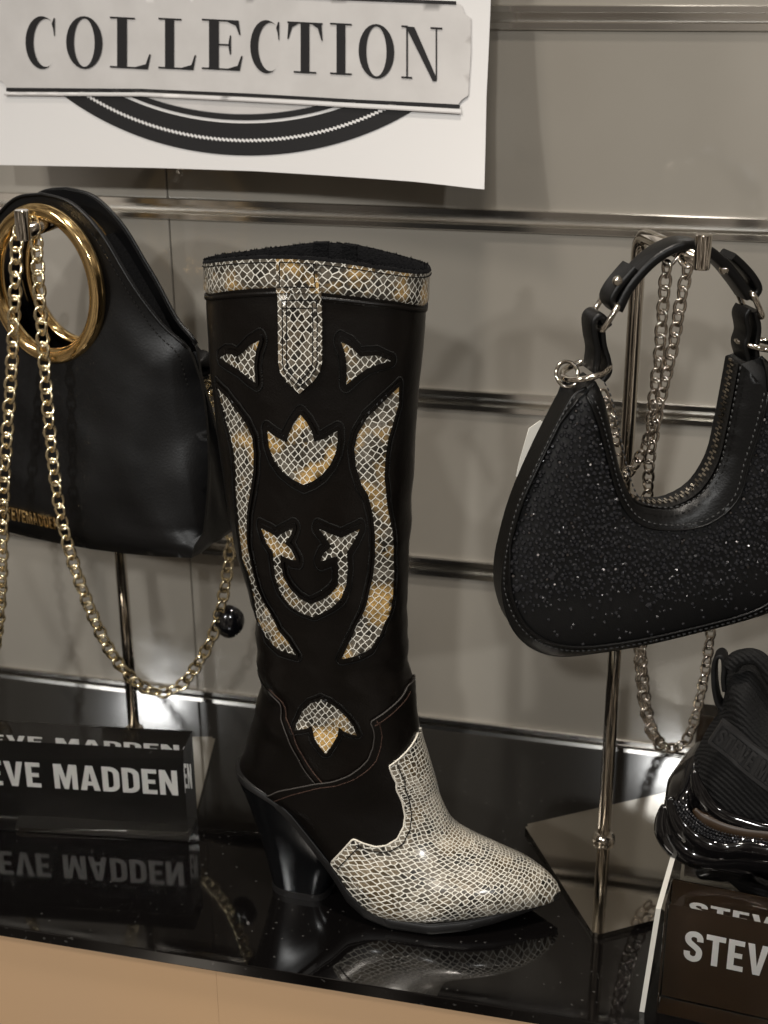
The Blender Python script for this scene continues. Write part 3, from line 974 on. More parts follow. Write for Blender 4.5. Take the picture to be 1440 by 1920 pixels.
    inl.append(c4([(425, 1125), (470, 1160), (535, 1195), (545, 1150), (575, 1090), (612, 1038), (650, 1085), (680, 1140), (690, 1190), (740, 1175), (780, 1150), (818, 1130), (820, 1190),
                   (810, 1250), (780, 1320), (730, 1380), (680, 1415), (628, 1435), (570, 1405), (510, 1360), (465, 1300), (435, 1220)]))
    inl.append(c5([(360, 290), (420, 320), (460, 345), (500, 320), (560, 290), (545, 330), (510, 385), (545, 420), (580, 490), (540, 485), (483, 460), (487, 520), (500, 590), (540, 660),
                   (600, 720), (665, 755), (740, 725), (790, 690), (830, 640), (832, 560), (828, 465), (790, 475), (722, 498), (740, 450), (790, 405), (755, 350), (710, 292), (770, 320),
                   (850, 350), (900, 325), (965, 295), (930, 370), (885, 440), (890, 540), (880, 640), (850, 720), (790, 780), (740, 810), (680, 838), (610, 815), (540, 770), (480, 690),
                   (450, 600), (437, 500), (435, 440), (395, 385)]))
    inl.append(c6([(555, 135), (620, 165), (700, 220), (770, 290), (820, 360), (850, 440), (800, 430), (740, 405), (700, 370), (690, 440), (650, 510), (590, 598), (550, 550), (500, 480),
                   (480, 400), (470, 360), (430, 385), (325, 400), (345, 340), (390, 240), (460, 170)]))
    labels = ['small winged snakeskin inlay by the heel-side of the pull tab', 'small winged snakeskin inlay by the toe-side of the pull tab', 'long curved snakeskin strip on the heel side',
              'long curved snakeskin strip on the toe side', 'tulip-shaped snakeskin inlay', 'horseshoe-shaped snakeskin inlay with crossed ends', 'drooping flower snakeskin inlay at the ankle']
    for pts, lb in zip(inl, labels):
        loop = [btrace(*p) for p in pts]
        dens = densify(loop, 0.0022)
        patch = add('inlay', sheet('inlay', [dens], 0.004, bmap, 0.0005, 0.0, bflat), 'snake_diamond', root)
        patch['label'] = lb
        rings = contour(dens, 0.0017)
        add('edging', fix_normals(sheet('edging', [dens] + rings, 0.003, bmap, 0.0013, 0.0012)), 'boot_overlay', patch)
        V, F = [], []
        for lp in contour(dens, 0.0036):
            o2 = lp + [lp[0]]
            path = [bmap(p[0], p[1], 0.0002) for p in o2]
            nr = [bootN(p[0] / KU, p[1] / KV) for p in o2]
            v, f = stitch_parts(path, nr, .0017, .0012, .0009, .0006)
            o = len(V); V += v; F += [tuple(i + o for i in t) for t in f]
        add('stitching', mesh_of('stitching', V, F), 'stitch', patch, kind='stuff')

    # ---- pull tab
    tabl = c4([(492, 347), (728, 347), (735, 500), (735, 745), (722, 795), (690, 845), (612, 918), (540, 850), (508, 800), (497, 745), (494, 500)])
    loop = densify([btrace(*p) for p in tabl], 0.003)
    tab = add('pull_tab', sheet('pull_tab', [loop], 0.004, bmap, 0.0030, 0.003, bflat), 'snake_tab', root)
    V, F = [], []
    for dd in (-0.0022, -0.0042):
        o2 = offset_loop(loop, dd); o2.append(o2[0])
        v, f = stitch_parts([bmap(p[0], p[1], 0.0031) for p in o2], [bootN(p[0] / KU, p[1] / KV) for p in o2], .0022, .0007, .0006, .0003)
        o = len(V); V += v; F += [tuple(i + o for i in t) for t in f]
    add('stitching', mesh_of('tab_stitching', V, F), 'stitch', tab, kind='stuff')
    upl = [btrace(*p) for p in c4([(487, 200), (706, 200), (722, 352), (490, 352)])]
    upl[0] = (0.0, upl[0][1]); upl[1] = (0.0, upl[1][1])
    up = add('pull_tab_top', sheet('pull_tab_top', [densify(upl, .003)], 0.004, bmap, 0.0042, 0.004, bflat), 'snake_band', root)
    loop = densify(upl, .003); o2 = offset_loop(loop, -.0016); o2.append(o2[0])
    v, f = stitch_parts([bmap(p[0], p[1], 0.0043) for p in o2], [bootN(p[0] / KU, p[1] / KV) for p in o2], .0022, .0007, .0006, .0003)
    add('stitching', mesh_of('tab_stitching', v, f), 'stitch', up, kind='stuff')

    # ---- leather overlays of the foot
    def foot_region(bpts, name, material, off, thick, uvf, start_front=True):
        near = [btrace(*p) for p in bpts]
        near[0] = (near[0][0], 0.0)
        near[-1] = (near[-1][0], KV * 0.995)
        far = [(u, -v) for u, v in near[1:]][::-1]
        loop = near + [(NT * KU, KV * .995), (NT * KU, -KV * .995)] + far
        return near, add(name, sheet(name, [loop], 0.0045, bmap, off, thick, uvf), material, root)
    fox = [(782, 1258), (775, 1268)] + c6([(1265, 25), (960, 325), (985, 380), (998, 450), (985, 540), (950, 635), (880, 710), (780, 780), (640, 830), (500, 848), (300, 890), (105, 948), (60, 985)])
    cou = [(487, 1264)] + c6([(120, 75), (210, 172), (214, 300), (270, 450), (350, 620), (430, 760), (500, 845)])
    nearc = [btrace(*p) for p in cou]
    nearc[0] = (nearc[0][0], KV * .995)
    endp = btrace(*c6([(105, 955)])[0])
    loop = nearc + [(endp[0] + .2 * KU, endp[1]), (15.0 * KU, KV * .995)]
    counter = add('heel_counter', sheet('heel_counter', [loop], 0.004, bmap, 0.0010, 0.001, bflat), 'boot_overlay', root)
    add('heel_counter', sheet('heel_counter', [[(u, -v) for u, v in loop]], 0.004, bmap, 0.0010, 0.001, bflat), 'boot_overlay', root)
    near, vamp = foot_region(fox, 'quarter', 'boot_overlay', 0.0016, 0.0016, bflat)
    toe = [(785, 1363)] + c6([(1340, 420), (1115, 690), (1180, 830), (1230, 1000), (1250, 1120), (1240, 1210), (1190, 1310), (1100, 1365), (1010, 1375), (900, 1340), (825, 1305), (740, 1400), (655, 1495), (640, 1515)])
    neart, toecap = foot_region(toe, 'toe_cap', 'snake_toe', 0.0028, 0.0026, buv)
    # raw cut edges and stitch rows of the overlays
    def edge_line(pts, off, name, material, parent, r=0.0005):
        path = [bmap(u, v, off) for u, v in densify(pts, .003)[:-1] if True]
        m = len(densify(pts, .003)); 
        return add(name, tube(name, [bmap(u, v, off) for u, v in resample(pts, .003)], r, 6), material, parent)
    edge_line([p for p in near[1:-1]], 0.0015, 'cut_edge', 'edge_grey', vamp)
    edge_line(nearc[1:], 0.0010, 'cut_edge', 'edge_grey', counter, .0004)
    M_e = 'snake_edge'
    if M_e not in M: M[M_e] = mat('snake_edge', (0.62, 0.58, 0.50), 0.4)
    edge_line([p for p in neart[1:-1]], 0.0026, 'cut_edge', M_e, toecap, .0007)
    def stitch_row(pts, d, off, name, material, parent, L=(.0024, .0010, .0006, .0004)):
        q = [np.array(p) for p in resample(pts, .003)]
        out = []
        for i in range(len(q)):
            t = q[min(i + 1, len(q) - 1)] - q[max(i - 1, 0)]; t = t / (np.linalg.norm(t) or 1)
            out.append(q[i] + np.array([-t[1], t[0]]) * d)
        out = [o for o in out if abs(o[1]) < KV]
        v, f = stitch_parts([bmap(p[0], p[1], off) for p in out], [bootN(p[0] / KU, p[1] / KV) for p in out], *L)
        add(name, mesh_of(name, v, f), material, parent, kind='stuff')
    sd = -0.0048 if True else 0.0048
    # which side lies inside the overlay: towards larger T
    def inner_sign(pts):
        q0, q1 = np.array(pts[len(pts) // 2]), np.array(pts[len(pts) // 2 + 1])
        t = q1 - q0
        return 1.0 if -t[1] > 0 or False else (1.0 if np.array([-t[1], t[0]])[0] > 0 else -1.0)
    stitch_row(near[2:-1], 0.0055 * inner_sign(near), 0.0017, 'stitching', 'stitch_brown', vamp)
    stitch_row(nearc[1:], 0.0045 * -1, 0.0011, 'stitching', 'stitch_brown', counter)
    stitch_row(neart[2:-1], 0.0060 * inner_sign(neart), 0.0030, 'stitching', 'stitch', toecap, (.0026, .0008, .0007, .0004))

    # ---- sole and heel
    SX = [-.0315, -.0295, -.025, -.018, -.008, .006, .020, .035, .050, .063, .077, .096, .125, .150, .170, .183, .197, .206, .211, .2125]
    SZ = [.0885, .0882, .0874, .0862, .0845, .0790, .0668, .0490, .0310, .0130, .0040, .0, .0006, .0036, .0066, .0084, .0108, .0119, .0125, .0127]
    TK = [.0058, .0058, .0058, .0058, .0060, .0065, .0075, .0085, .0100, .0105, .0105, .0095, .0088, .0085, .0075, .0068, .0058, .0048, .0042, .0040]
    HN = [.0, .0095, .0165, .0225, .0268, .0292, .0306, .0325, .0350, .0385, .0418, .0435, .0432, .0380, .0292, .0218, .0130, .0068, .0024, .0]
    HF = [.0, .0095, .0165, .0225, .0268, .0292, .0302, .0308, .0318, .0340, .0365, .0385, .0375, .0318, .0240, .0178, .0100, .0046, .0012, .0]
    SX = [(.165 + (v - .165) * .94) if v > .165 else v for v in SX]
    def cyf(x): return 0.006 * max(0, (x - .13) / .08)
    xs = sorted(set(list(np.linspace(-.0315, SX[-1], 70)) + [-.031, -.030, -.0285, -.0275, SX[-1] - .0006, SX[-1] - .0018, SX[-1] - .003]))
    rows = []
    for x in xs:
        zb = float(np.interp(x, SX, SZ)); tk = float(np.interp(x, SX, TK)); hn = float(np.interp(x, SX, HN)); hf = float(np.interp(x, SX, HF)); c = cyf(x)
        rows.append([(x, c - hn * .97, zb + tk * .95 + .0012), (x, c - hn - .0008, zb + tk * .9), (x, c - hn - .0010, zb + tk * .25), (x, c - hn * .985, zb + .0004),
                     (x, c - hn * .6, zb), (x, c, zb), (x, c + hf * .6, zb), (x, c + hf * .985, zb + .0004), (x, c + hf + .001, zb + tk * .25), (x, c + hf + .0008, zb + tk * .9), (x, c + hf * .97, zb + tk * .95 + .0012), (x, c, zb + tk + .0012)])
    V = [p for r in rows for p in r]; m = 12
    F = [(i * m + j, i * m + (j + 1) % m, (i + 1) * m + (j + 1) % m, (i + 1) * m + j) for i in range(len(rows) - 1) for j in range(m)]
    F += [tuple(range(m))[::-1], tuple((len(rows) - 1) * m + j for j in range(m))]
    sole = add('sole', sharp(weld(mesh_of('sole', V, F), 1e-5), 50), 'sole', root)
    path = []
    for x in np.linspace(-.030, SX[-1] - .001, 90):
        path.append((x, cyf(x) - float(np.interp(x, SX, HN)) - .0004, float(np.interp(x, SX, SZ)) + float(np.interp(x, SX, TK)) + .0007))
    add('welt', tube('welt', path, .0008, 6), 'sole', sole)
    # heel: stacked block, rounded back, slanting forward under the arch
    nh = 28
    def heel_ring(x0, x1, hw, zf):
        out = []
        for i in range(nh):
            a = 2 * math.pi * i / nh
            c, s = math.cos(a), math.sin(a)
            ex = (abs(c) ** (0.42 if c > 0 else 0.72)) * (1 if c > 0 else -1)
            ey = (abs(s) ** (0.52)) * (1 if s > 0 else -1)
            x = (x0 + x1) / 2 + (x1 - x0) / 2 * ex
            y = hw * ey
            out.append((x, y, zf(x)))
        return out
    zs = lambda x: float(np.interp(x, SX, SZ)) + .0008
    rings = []
    topr = heel_ring(-.0268, .0530, .0278, zs)
    botr = heel_ring(-.0030, .0425, .0262, lambda x: .0052)
    for k in range(9):
        t = k / 8
        b = t ** 0.86
        rings.append([tuple(np.array(p) * (1 - t) + np.array(q) * t + np.array(((b - t) * .018, (0.0022 * math.sin(math.pi * t)) * (-1 if p[1] > 0 else 1) * (1 if abs(p[1]) > .01 else 0), 0))) for p, q in zip(topr, botr)])
    V = [p for r in rings for p in r]
    F = [(i * nh + j, i * nh + (j + 1) % nh, (i + 1) * nh + (j + 1) % nh, (i + 1) * nh + j) for i in range(8) for j in range(nh)]
    F += [tuple(range(nh)), tuple(8 * nh + j for j in range(nh))[::-1]]
    heel = add('heel', sharp(fix_normals(mesh_of('heel', V, F)), 60), 'heel', root)
    r0 = heel_ring(-.0034, .0432, .0270, lambda x: .0050); r1 = heel_ring(-.0034, .0432, .0270, lambda x: .0)
    V = r0 + r1
    F = [(j, (j + 1) % nh, nh + (j + 1) % nh, nh + j) for j in range(nh)] + [tuple(range(nh)), tuple(nh + j for j in range(nh))[::-1]]
    add('heel_cap', sharp(fix_normals(mesh_of('heel_cap', V, F)), 40), 'sole', heel)
boot()

# ------------------------------------------------------------------ display stands (inverted L pole on a mirror plate)
def stand(label, plate, pole, tip, ztop, nubh=0.016):
    c = sum((Vector(p) for p in plate), Vector((0, 0))) / 4
    root = thing('display_stand', label, 'display stand', (pole[0], pole[1], 0), 0, 'bag stands on the shelf')
    bm = bmesh.new()
    vs = [bm.verts.new((p[0], p[1], 0.0004)) for p in plate]
    f = bm.faces.new(vs)
    bmesh.ops.bevel(bm, geom=list(bm.verts), offset=0.003, segments=3, affect='VERTICES')
    r = bmesh.ops.extrude_face_region(bm, geom=list(bm.faces))
    for v in [g for g in r['geom'] if isinstance(g, bmesh.types.BMVert)]: v.co.z = 0.0044
    bmesh.ops.recalc_face_normals(bm, faces=bm.faces)
    me = bpy.data.meshes.new('base_plate'); bm.to_mesh(me); bm.free()
    add('base_plate', me, 'mirror_steel', root, True)
    p0 = Vector((pole[0], pole[1], 0.0046)); p1 = Vector((pole[0], pole[1], ztop)); p2 = Vector((tip[0], tip[1], ztop))
    d = (p2 - p1).normalized()
    rb = 0.012
    pts = [p0, p0.lerp(p1, .5), p1 - Vector((0, 0, rb))]
    for k in range(1, 7):
        a = R(90 * k / 6)
        pts.append(p1 - Vector((0, 0, rb)) + d * (rb * (1 - math.cos(a))) + Vector((0, 0, rb * math.sin(a))))
    pts += [p1 + d * (rb * 1.6), p2 - d * 0.001]
    add('pole', tube('pole', pts, 0.0050, 16), 'steel', root, True)
    # upturned end with a flat bevelled cap
    V, F = sweep([p2 - Vector((0, 0, .0052)), p2 - Vector((0, 0, .004)), p2 + Vector((0, 0, nubh - .0006)), p2 + Vector((0, 0, nubh))], circle(0.0052, 18),
                 up=d, scale=lambda t: 0.9 if t < .1 or t > .9 else 1.0)
    add('hook_end', sharp(fix_normals(mesh_of('hook_end', V, F)), 40), 'steel', root, True)
    V, F = sweep([p0 + Vector((0, 0, h)) for h in (0, .002, .0042, .0058, .0064)], circle(0.009, 20), up=d, scale=lambda t: (1, 1, .92, .74, .57)[int(round(t * 4))])
    add('collar', fix_normals(mesh_of('collar', V, F)), 'steel', root, True)
    return p1, p2, d
RP1, RP2, RD = stand('steel stand with mirror base plate holding the rhinestone bag', [(-.126, .955), (-.057, .831), (.055, .908), (-.014, 1.032)], (-.0625, .950), tuple(at_y(1316, 488, .868))[:2], .4765)
LP1, LP2, LD = stand('steel stand with mirror base plate holding the gold-ring handbag', [(-.412, 1.027), (-.381, .889), (-.519, .858), (-.550, .996)], (-.4855, 1.018), tuple(at_y(43, 424, .912))[:2], .4675)

# ------------------------------------------------------------------ chains
def link_mesh(name, a, b, r, n=16, m=7):
    pts = []
    for i in range(n):
        t = 2 * math.pi * i / n
        pts.append((a * math.cos(t), b * math.sin(t) * (1.0 - .0 * math.cos(t) ** 2), 0.00055 * math.sin(2 * t)))
    V, F = sweep(pts, circle(r, m), True)
    return fix_normals(mesh_of(name, V, F))
LINK_G = link_mesh('gold_link', .0058, .0041, .00132)
LINK_G.materials.append(M['gold_chain'])
LINK_S = link_mesh('silver_link', .0053, .0033, .00115)
LINK_S.materials.append(M['silver_chain'])
def chain(parent, pts, me, pitch, face, tw=38, jit=10):
    """links strung along a 3-D path, lying roughly in the plane facing `face`"""
    base = Vector(parent.location)
    if parent.parent: base += Vector(parent.parent.location)
    c = catmull([tuple(p) for p in pts], 8)
    P = [Vector(tuple(p)) for p in resample(c, pitch)]
    for i in range(len(P) - 1):
        p, q = P[i], P[i + 1]
        x = (q - p).normalized()
        z = Vector(face); z = (z - x * z.dot(x)).normalized()
        y = z.cross(x)
        rot = Matrix((x, y, z)).transposed().to_4x4()
        roll = Matrix.Rotation(R((tw if i % 2 else -tw * .35) + random.uniform(-jit, jit)), 4, 'X')
        o = bpy.data.objects.new('link', me)
        COL.objects.link(o)
        o.parent = parent
        o.matrix_local = Matrix.Translation((p + q) / 2 - base) @ rot @ roll
def part_empty(name, parent):
    o = bpy.data.objects.new(name, None)
    COL.objects.link(o)
    o.empty_display_size = .01
    o.parent = parent
    return o

# ------------------------------------------------------------------ gold-ring handbag (left)
def left_bag():
    fr = Frame(-0.4955, 0.952, R(-11))
    ctr = fr.uz(92, 530, -.006)
    u0 = ctr[0]
    T = lambda px, py, w=-0.006: fr.uz(px, py, w)
    zb = T(345, 1058, -.034)[1]
    root = thing('handbag', 'black leather handbag with big gold ring handle and gold chain', 'handbag', fr.P(u0, 0, zb))
    half = [T(92, 366), T(118, 375), T(150, 397), T(190, 443), T(233, 515), T(293, 611), T(330, 662, -.010), T(340, 720, -.014), T(350, 800, -.02), T(357, 900, -.026), T(352, 1000, -.032), T(345, 1056, -.034)]
    half = [(u - u0, z) for u, z in half]
    half[0] = (0.0, half[0][1])
    zmax = half[0][1]; zmin = half[-1][1]
    right = [tuple(p) for p in catmull(half, 4)]
    bottom = [(half[-1][0] * k, zmin - .009 * (1 - k * k)) for k in (.75, .5, .25, 0, -.25, -.5, -.75)]
    left = [(-u, z) for u, z in right[1:]][::-1]
    outline = right + bottom + left
    zr0, zr1 = ctr[1] + .0, zmin
    # ring
    rz = (T(92, 381)[1] - T(92, 678)[1]) / 2 - .0058
    ru = (T(199, 530)[0] - u0) - .0058
    cz = (T(92, 381)[1] + T(92, 678)[1]) / 2
    hole = ell(0, cz, ru * 1.0, rz * 1.0, 56)
    def prog(z): 
        t = min(1, max(0, (cz - z) / (cz - zmin)))
        return t
    DO = DistField([outline])
    def fw(u, z, side):
        t = prog(z)
        w0 = -.004 - .026 * t ** 1.2 if side < 0 else .024 + .022 * t ** 1.2
        d = DO(u, z)
        puff = .006 * min(1, d / .05) * t ** .6
        rip = (.0046 * noise.noise(Vector((u * 15, z * 13, side))) + .0022 * noise.noise(Vector((u * 34 + z * 20, z * 26, side)))) * min(1, d / .02) * t
        dent = -.006 * math.exp(-(((u - half[-3][0] * .86) / .022) ** 2)) * math.exp(-((z - zmin - .10) / .06) ** 2)
        rnd = .016 * max(0, 1 - d / .026) ** 2 * min(1, t * 3) if z > zmin + .012 else .006 * max(0, 1 - d / .02) ** 2
        return w0 + (-(puff + rip + dent) + rnd if side < 0 else (puff + rip) - rnd)
    F_ = lambda u, z, off: fr.P(u0 + u, fw(u, z, -1) - off, z)
    B_ = lambda u, z, off: fr.P(u0 + u, fw(u, z, 1) + off, z)
    add('front_panel', fix_normals(sheet('front_panel', [outline, hole], .006, F_, 0.0, .003, both=True)), 'bag_leather', root, True)
    add('back_panel', fix_normals(sheet('back_panel', [outline, hole], .008, B_, 0.0, .003, both=True)), 'bag_leather', root, True)
    # gusset round sides and base
    k0 = 4 * 6 + 1
    strip = right[k0:] + bottom + left[:len(left) - k0 + 1]
    V, Fc = [], []
    nn = 7
    for (u, z) in strip:
        a = F_(u, z, -.0015); b = B_(u, z, -.0015)
        t = prog(z)
        inw = -.010 * (1 - t) * (1 if u > 0 else -1) if z > zmin + .004 else 0
        for k in range(nn):
            s = k / (nn - 1)
            p = a.lerp(b, s)
            fold = math.sin(math.pi * s)
            p = p + fr.u * (inw * fold) + fr.u * (.004 * noise.noise(Vector((z * 30, s * 3, u))) * fold)
            if z <= zmin + .006: p = p + Vector((0, 0, -.001 * fold))
            V.append(p)
    for i in range(len(strip) - 1):
        for k in range(nn - 1):
            o = i * nn + k
            Fc.append((o, o + 1, o + nn + 1, o + nn))
    add('gusset', fix_normals(mesh_of('gusset', V, Fc)), 'bag_leather', root, True)
    # piping along the front and back edges, inner dark pocket lips at the top
    for nm, fn in (('piping', F_), ('piping', B_)):
        path = [fn(u, z, .0006) for u, z in left[-k0:] + right[:k0]]
        add(nm, tube(nm, path, .0013, 6), 'bag_leather', root, True)
    for fn, dd in ((F_, .0065), (B_, .0065)):
        path = []
        top = left[-14:] + right[:26]
        o2 = offset_loop(outline, -dd)
        v, f = stitch_parts([fn(p[0], p[1], .0004) for p in o2[:30]], [-fr.n if fn is F_ else fr.n] * 30, .0026, .0012, .0007, .0004)
        add('stitching', mesh_of('stitching', v, f), 'stitch', root, True, kind='stuff')
    # zip strip between the panels
    V, Fc = [], []
    for (u, z) in right[10:k0 + 2]:
        a = F_(u, z, -.003); b = B_(u, z, -.003)
        V += [a - Vector((0, 0, .012)), b - Vector((0, 0, .012))]
    for i in range(len(V) // 2 - 1): Fc.append((2 * i, 2 * i + 1, 2 * i + 3, 2 * i + 2))
    add('inner_lining', mesh_of('inner_lining', V, Fc), 'lining', root, True)
    # gold rings: fat round handle with fine turned ridges
    for fn, w0 in ((F_, -.0095), (B_, .0275)):
        pts = [fr.P(u0 + ru * math.cos(a), w0, cz + rz * math.sin(a)) for a in np.linspace(0, 2 * math.pi, 97)[:-1]]
        prof = []
        for i in range(28):
            a = 2 * math.pi * i / 28
            rr = .0060 * (1 + .045 * math.cos(6 * a))
            prof.append((rr * math.cos(a), rr * math.sin(a)))
        V, Fc = sweep(pts, prof, True, up=-fr.n)
        add('ring_handle', fix_normals(mesh_of('ring_handle', V, Fc)), 'gold', root, True)
    # metal lettering near the base
    x0 = T(4, 966, -.03)[0] - u0; x1 = T(116, 978, -.03)[0] - u0
    zt = (T(60, 962, -.034)[1]); hgt = zt - T(60, 985, -.034)[1]
    text = 'STEVEMADDEN'
    wsum = sum(BOLD[c][0] for c in text) + .10 * (len(text) - 1)
    sc = (x1 - x0) / wsum
    xx = x0
    for ch in text:
        wd, loops = BOLD[ch]
        lp = [[(xx + p[0] * sc, zt - hgt + p[1] * hgt) for p in l] for l in loops]
        me = fix_normals(sheet('metal_letter_' + ch, lp, .004, F_, .0018, .0018))
        me.polygons.foreach_set('use_smooth', [False] * len(me.polygons))
        add('metal_letter', me, 'gold', root, True)
        xx += (wd + .10) * sc
    # D ring on its leather tab
    w1 = .02
    cp = at_y(379, 700, .985)
    pts = [cp + fr.n * (.0085 * math.cos(a)) * .8 + Vector((.004 * math.cos(a), 0, .013 * math.sin(a))) for a in np.linspace(0, 2 * math.pi, 25)[:-1]]
    add('d_ring', tube('d_ring', pts, .0013, 8, True), 'gold_chain', root, True)
    tb = [at_y(357, 655, .985), at_y(368, 668, .984), at_y(382, 672, .983), at_y(386, 686, .983), at_y(376, 690, .984), at_y(362, 684, .985)]
    V, Fc = sweep(catmull([tuple(p) for p in tb], 4), rrect(.014, .0035, .0015), up=Vector((.7, -.5, .5)))
    add('ring_tab', fix_normals(mesh_of('ring_tab', V, Fc)), 'bag_leather', root, True)
    # chain strap
    cs = part_empty('chain_strap', root)
    face = (CAM - fr.P(u0, 0, .3)).normalized()
    A = [(52, 408, .933), (38, 420, .930), (31, 450, .925), (29, 520, .919), (26, 600, .917), (22, 690, .915), (16, 780, .911), (10, 870, .906), (6, 950, .902), (4, 1040, .905), (1, 1120, .915), (-6, 1195, .93), (-24, 1262, .945), (-52, 1292, .955), (-84, 1280, .962), (-112, 1225, .968), (-130, 1130, .974), (-140, 1010, .98), (-142, 890, .985), (-132, 780, .985), (-122, 720, .985)]
    chain(cs, [at_y(*p) for p in A], LINK_G, .0086, face)
    B = [(54, 408, .934), (64, 420, .930), (68, 450, .925), (72, 520, .919), (77, 600, .917), (84, 690, .914), (91, 780, .909), (99, 860, .905), (108, 930, .902), (122, 1000, .902), (142, 1070, .906), (170, 1145, .915),
         (200, 1210, .926), (235, 1260, .937), (268, 1288, .946), (300, 1299, .953), (335, 1289, .960), (362, 1258, .966), (388, 1215, .970), (406, 1172, .974), (420, 1110, .978), (429, 1050, .982), (434, 990, .985),
         (432, 930, .987), (424, 860, .988), (410, 790, .988), (398, 745, .987), (388, 718, .986)]
    chain(cs, [at_y(*p) for p in B], LINK_G, .0086, face)
    # faceted black bead on the chain
    bm = bmesh.new()
    bmesh.ops.create_icosphere(bm, subdivisions=3, radius=1)
    for v in bm.verts:
        n = noise.noise(v.co * 1.3 + Vector((4, 1, 0)))
        v.co = Vector((v.co.x * .0125 * (1 + .12 * n), v.co.y * .010, v.co.z * .0142 * (1 + .10 * n)))
    me = bpy.data.meshes.new('bead'); bm.to_mesh(me); bm.free()
    me.polygons.foreach_set('use_smooth', [True] * len(me.polygons))
    b = add('bead', me, 'bead', root)
    b.location = at_y(430, 1166, .982) - Vector(root.location)
    b.rotation_euler = (0, R(20), 0)
left_bag()

# ------------------------------------------------------------------ rhinestone crescent bag (right)
def right_bag():
    fr = Frame(-0.030, 0.888, R(27))
    HW = .0105
    T = lambda px, py, w=-0.02: fr.uz(px, py, w)
    root = thing('handbag', 'black crescent handbag covered in rhinestones with silver chain', 'handbag', fr.P(.0, 0, T(1100, 1225)[1]))
    outer_px = [(1100, 728), (1072, 742), (1035, 800), (1000, 862), (963, 938), (940, 1010), (931, 1060), (932, 1105), (946, 1152), (971, 1186), (1006, 1210), (1050, 1223), (1110, 1225), (1200, 1212),
                (1300, 1189), (1400, 1163), (1460, 1140), (1510, 1095), (1540, 1030), (1545, 950), (1525, 860), (1490, 770), (1455, 700), (1430, 672)]
    inner_px = [(1402, 690), (1392, 745), (1378, 815), (1362, 878), (1328, 932), (1282, 960), (1240, 964), (1203, 953), (1184, 926), (1170, 884), (1158, 831), (1141, 755), (1126, 722)]
    outer = [tuple(p) for p in catmull([T(*p, .004 - .017 * min(1, max(0, (p[0] - 940) / 180))) for p in outer_px], 3)]
    inner = [tuple(p) for p in catmull([T(*p) for p in inner_px], 3)]
    outline = outer + inner
    DO = DistField([outline])
    def bulge(u, z):
        d = DO(u, z)
        t = min(1, d / .038)
        return .011 * math.sqrt(max(0, 1 - (1 - t) ** 2))
    def FM(u, z, off): return fr.P(u, -HW - bulge(u, z) - off, z)
    def BM_(u, z, off): return fr.P(u, HW + .45 * bulge(u, z) + off, z)
    add('front_panel', fix_normals(sheet('front_panel', [outline], .006, FM)), 'satin', root, True)
    add('back_panel', fix_normals(sheet('back_panel', [outline], .009, BM_)), 'hobo_leather', root, True)
    # gusset
    V, F = [], []
    nn = 5
    for (u, z) in outline:
        for k in range(nn):
            s = -1 + 2 * k / (nn - 1)
            V.append(fr.P(u, HW * s, z))
    N = len(outline)
    for i in range(N):
        k2 = (i + 1) % N
        for k in range(nn - 1): F.append((i * nn + k, i * nn + k + 1, k2 * nn + k + 1, k2 * nn + k))
    add('gusset', fix_normals(mesh_of('gusset', V, F)), 'hobo_leather', root, True)
    # leather trims: outer rim (left and right) and the band round the opening
    rim_in = [T(*p) for p in [(1090, 752), (1057, 800), (1020, 872), (984, 945), (966, 1012), (960, 1060), (960, 1105), (970, 1145), (988, 1176), (1015, 1198), (1052, 1211), (1110, 1214), (1200, 1202),
                               (1300, 1180), (1400, 1153), (1450, 1124), (1484, 1078), (1506, 1015), (1508, 945), (1490, 865), (1460, 790), (1440, 735)]]
    rim_in = [tuple(p) for p in catmull(rim_in, 3)]
    loop = outer + rim_in[::-1]
    rim = add('rim_trim', fix_normals(sheet('rim_trim', [loop], .005, FM, .0014, .0014)), 'hobo_leather', root, True)
    band_out = [T(*p) for p in [(1440, 737), (1421, 812), (1403, 869), (1387, 925), (1357, 962), (1312, 987), (1256, 994), (1211, 987), (1181, 966), (1159, 925), (1146, 880), (1125, 800), (1104, 745)]]
    band_out = [tuple(p) for p in catmull(band_out, 3)]
    loop = inner + band_out[::-1]
    bandt = add('opening_trim', fix_normals(sheet('opening_trim', [loop], .004, FM, .0018, .0018)), 'hobo_leather', root, True)
    add('piping', tube('piping', [FM(p[0], p[1], .0016) for p in rim_in], .0010, 6), 'hobo_leather', rim, True)
    add('piping', tube('piping', [FM(p[0], p[1], .0018) for p in band_out], .0008, 6), 'hobo_leather', bandt, True)
    add('piping', tube('piping', [fr.P(p[0], -HW, p[1]) for p in outer], .0014, 6), 'hobo_leather', rim, True)
    V, F = [], []
    def along(pts, d):
        q = [np.array(p) for p in pts]; out = []
        for i in range(len(q)):
            t = q[min(i + 1, len(q) - 1)] - q[max(i - 1, 0)]; t /= (np.linalg.norm(t) or 1)
            out.append(q[i] + np.array([-t[1], t[0]]) * d)
        return out
    for pts, d in ((rim_in, -.0032), (band_out, -.003), (inner, -.0035)):
        for dd in (d,):
            o2 = along(pts, dd)
            v, f = stitch_parts([FM(p[0], p[1], .0021) for p in o2], [-fr.n] * len(o2), .0026, .0014, .0009, .0006)
            o = len(V); V += v; F += [tuple(i + o for i in t) for t in f]
    if 'hobo_stitch' not in M: M['hobo_stitch'] = mat('hobo_stitch', (0.012, 0.012, 0.012), 0.6)
    add('stitching', mesh_of('stitching', V, F), 'hobo_stitch', root, True, kind='stuff')
    # zip in the opening: tape and two rows of teeth
    zp = inner[:len(inner) - 10]
    tape = []
    V, F = [], []
    inn = along(zp, .0012)
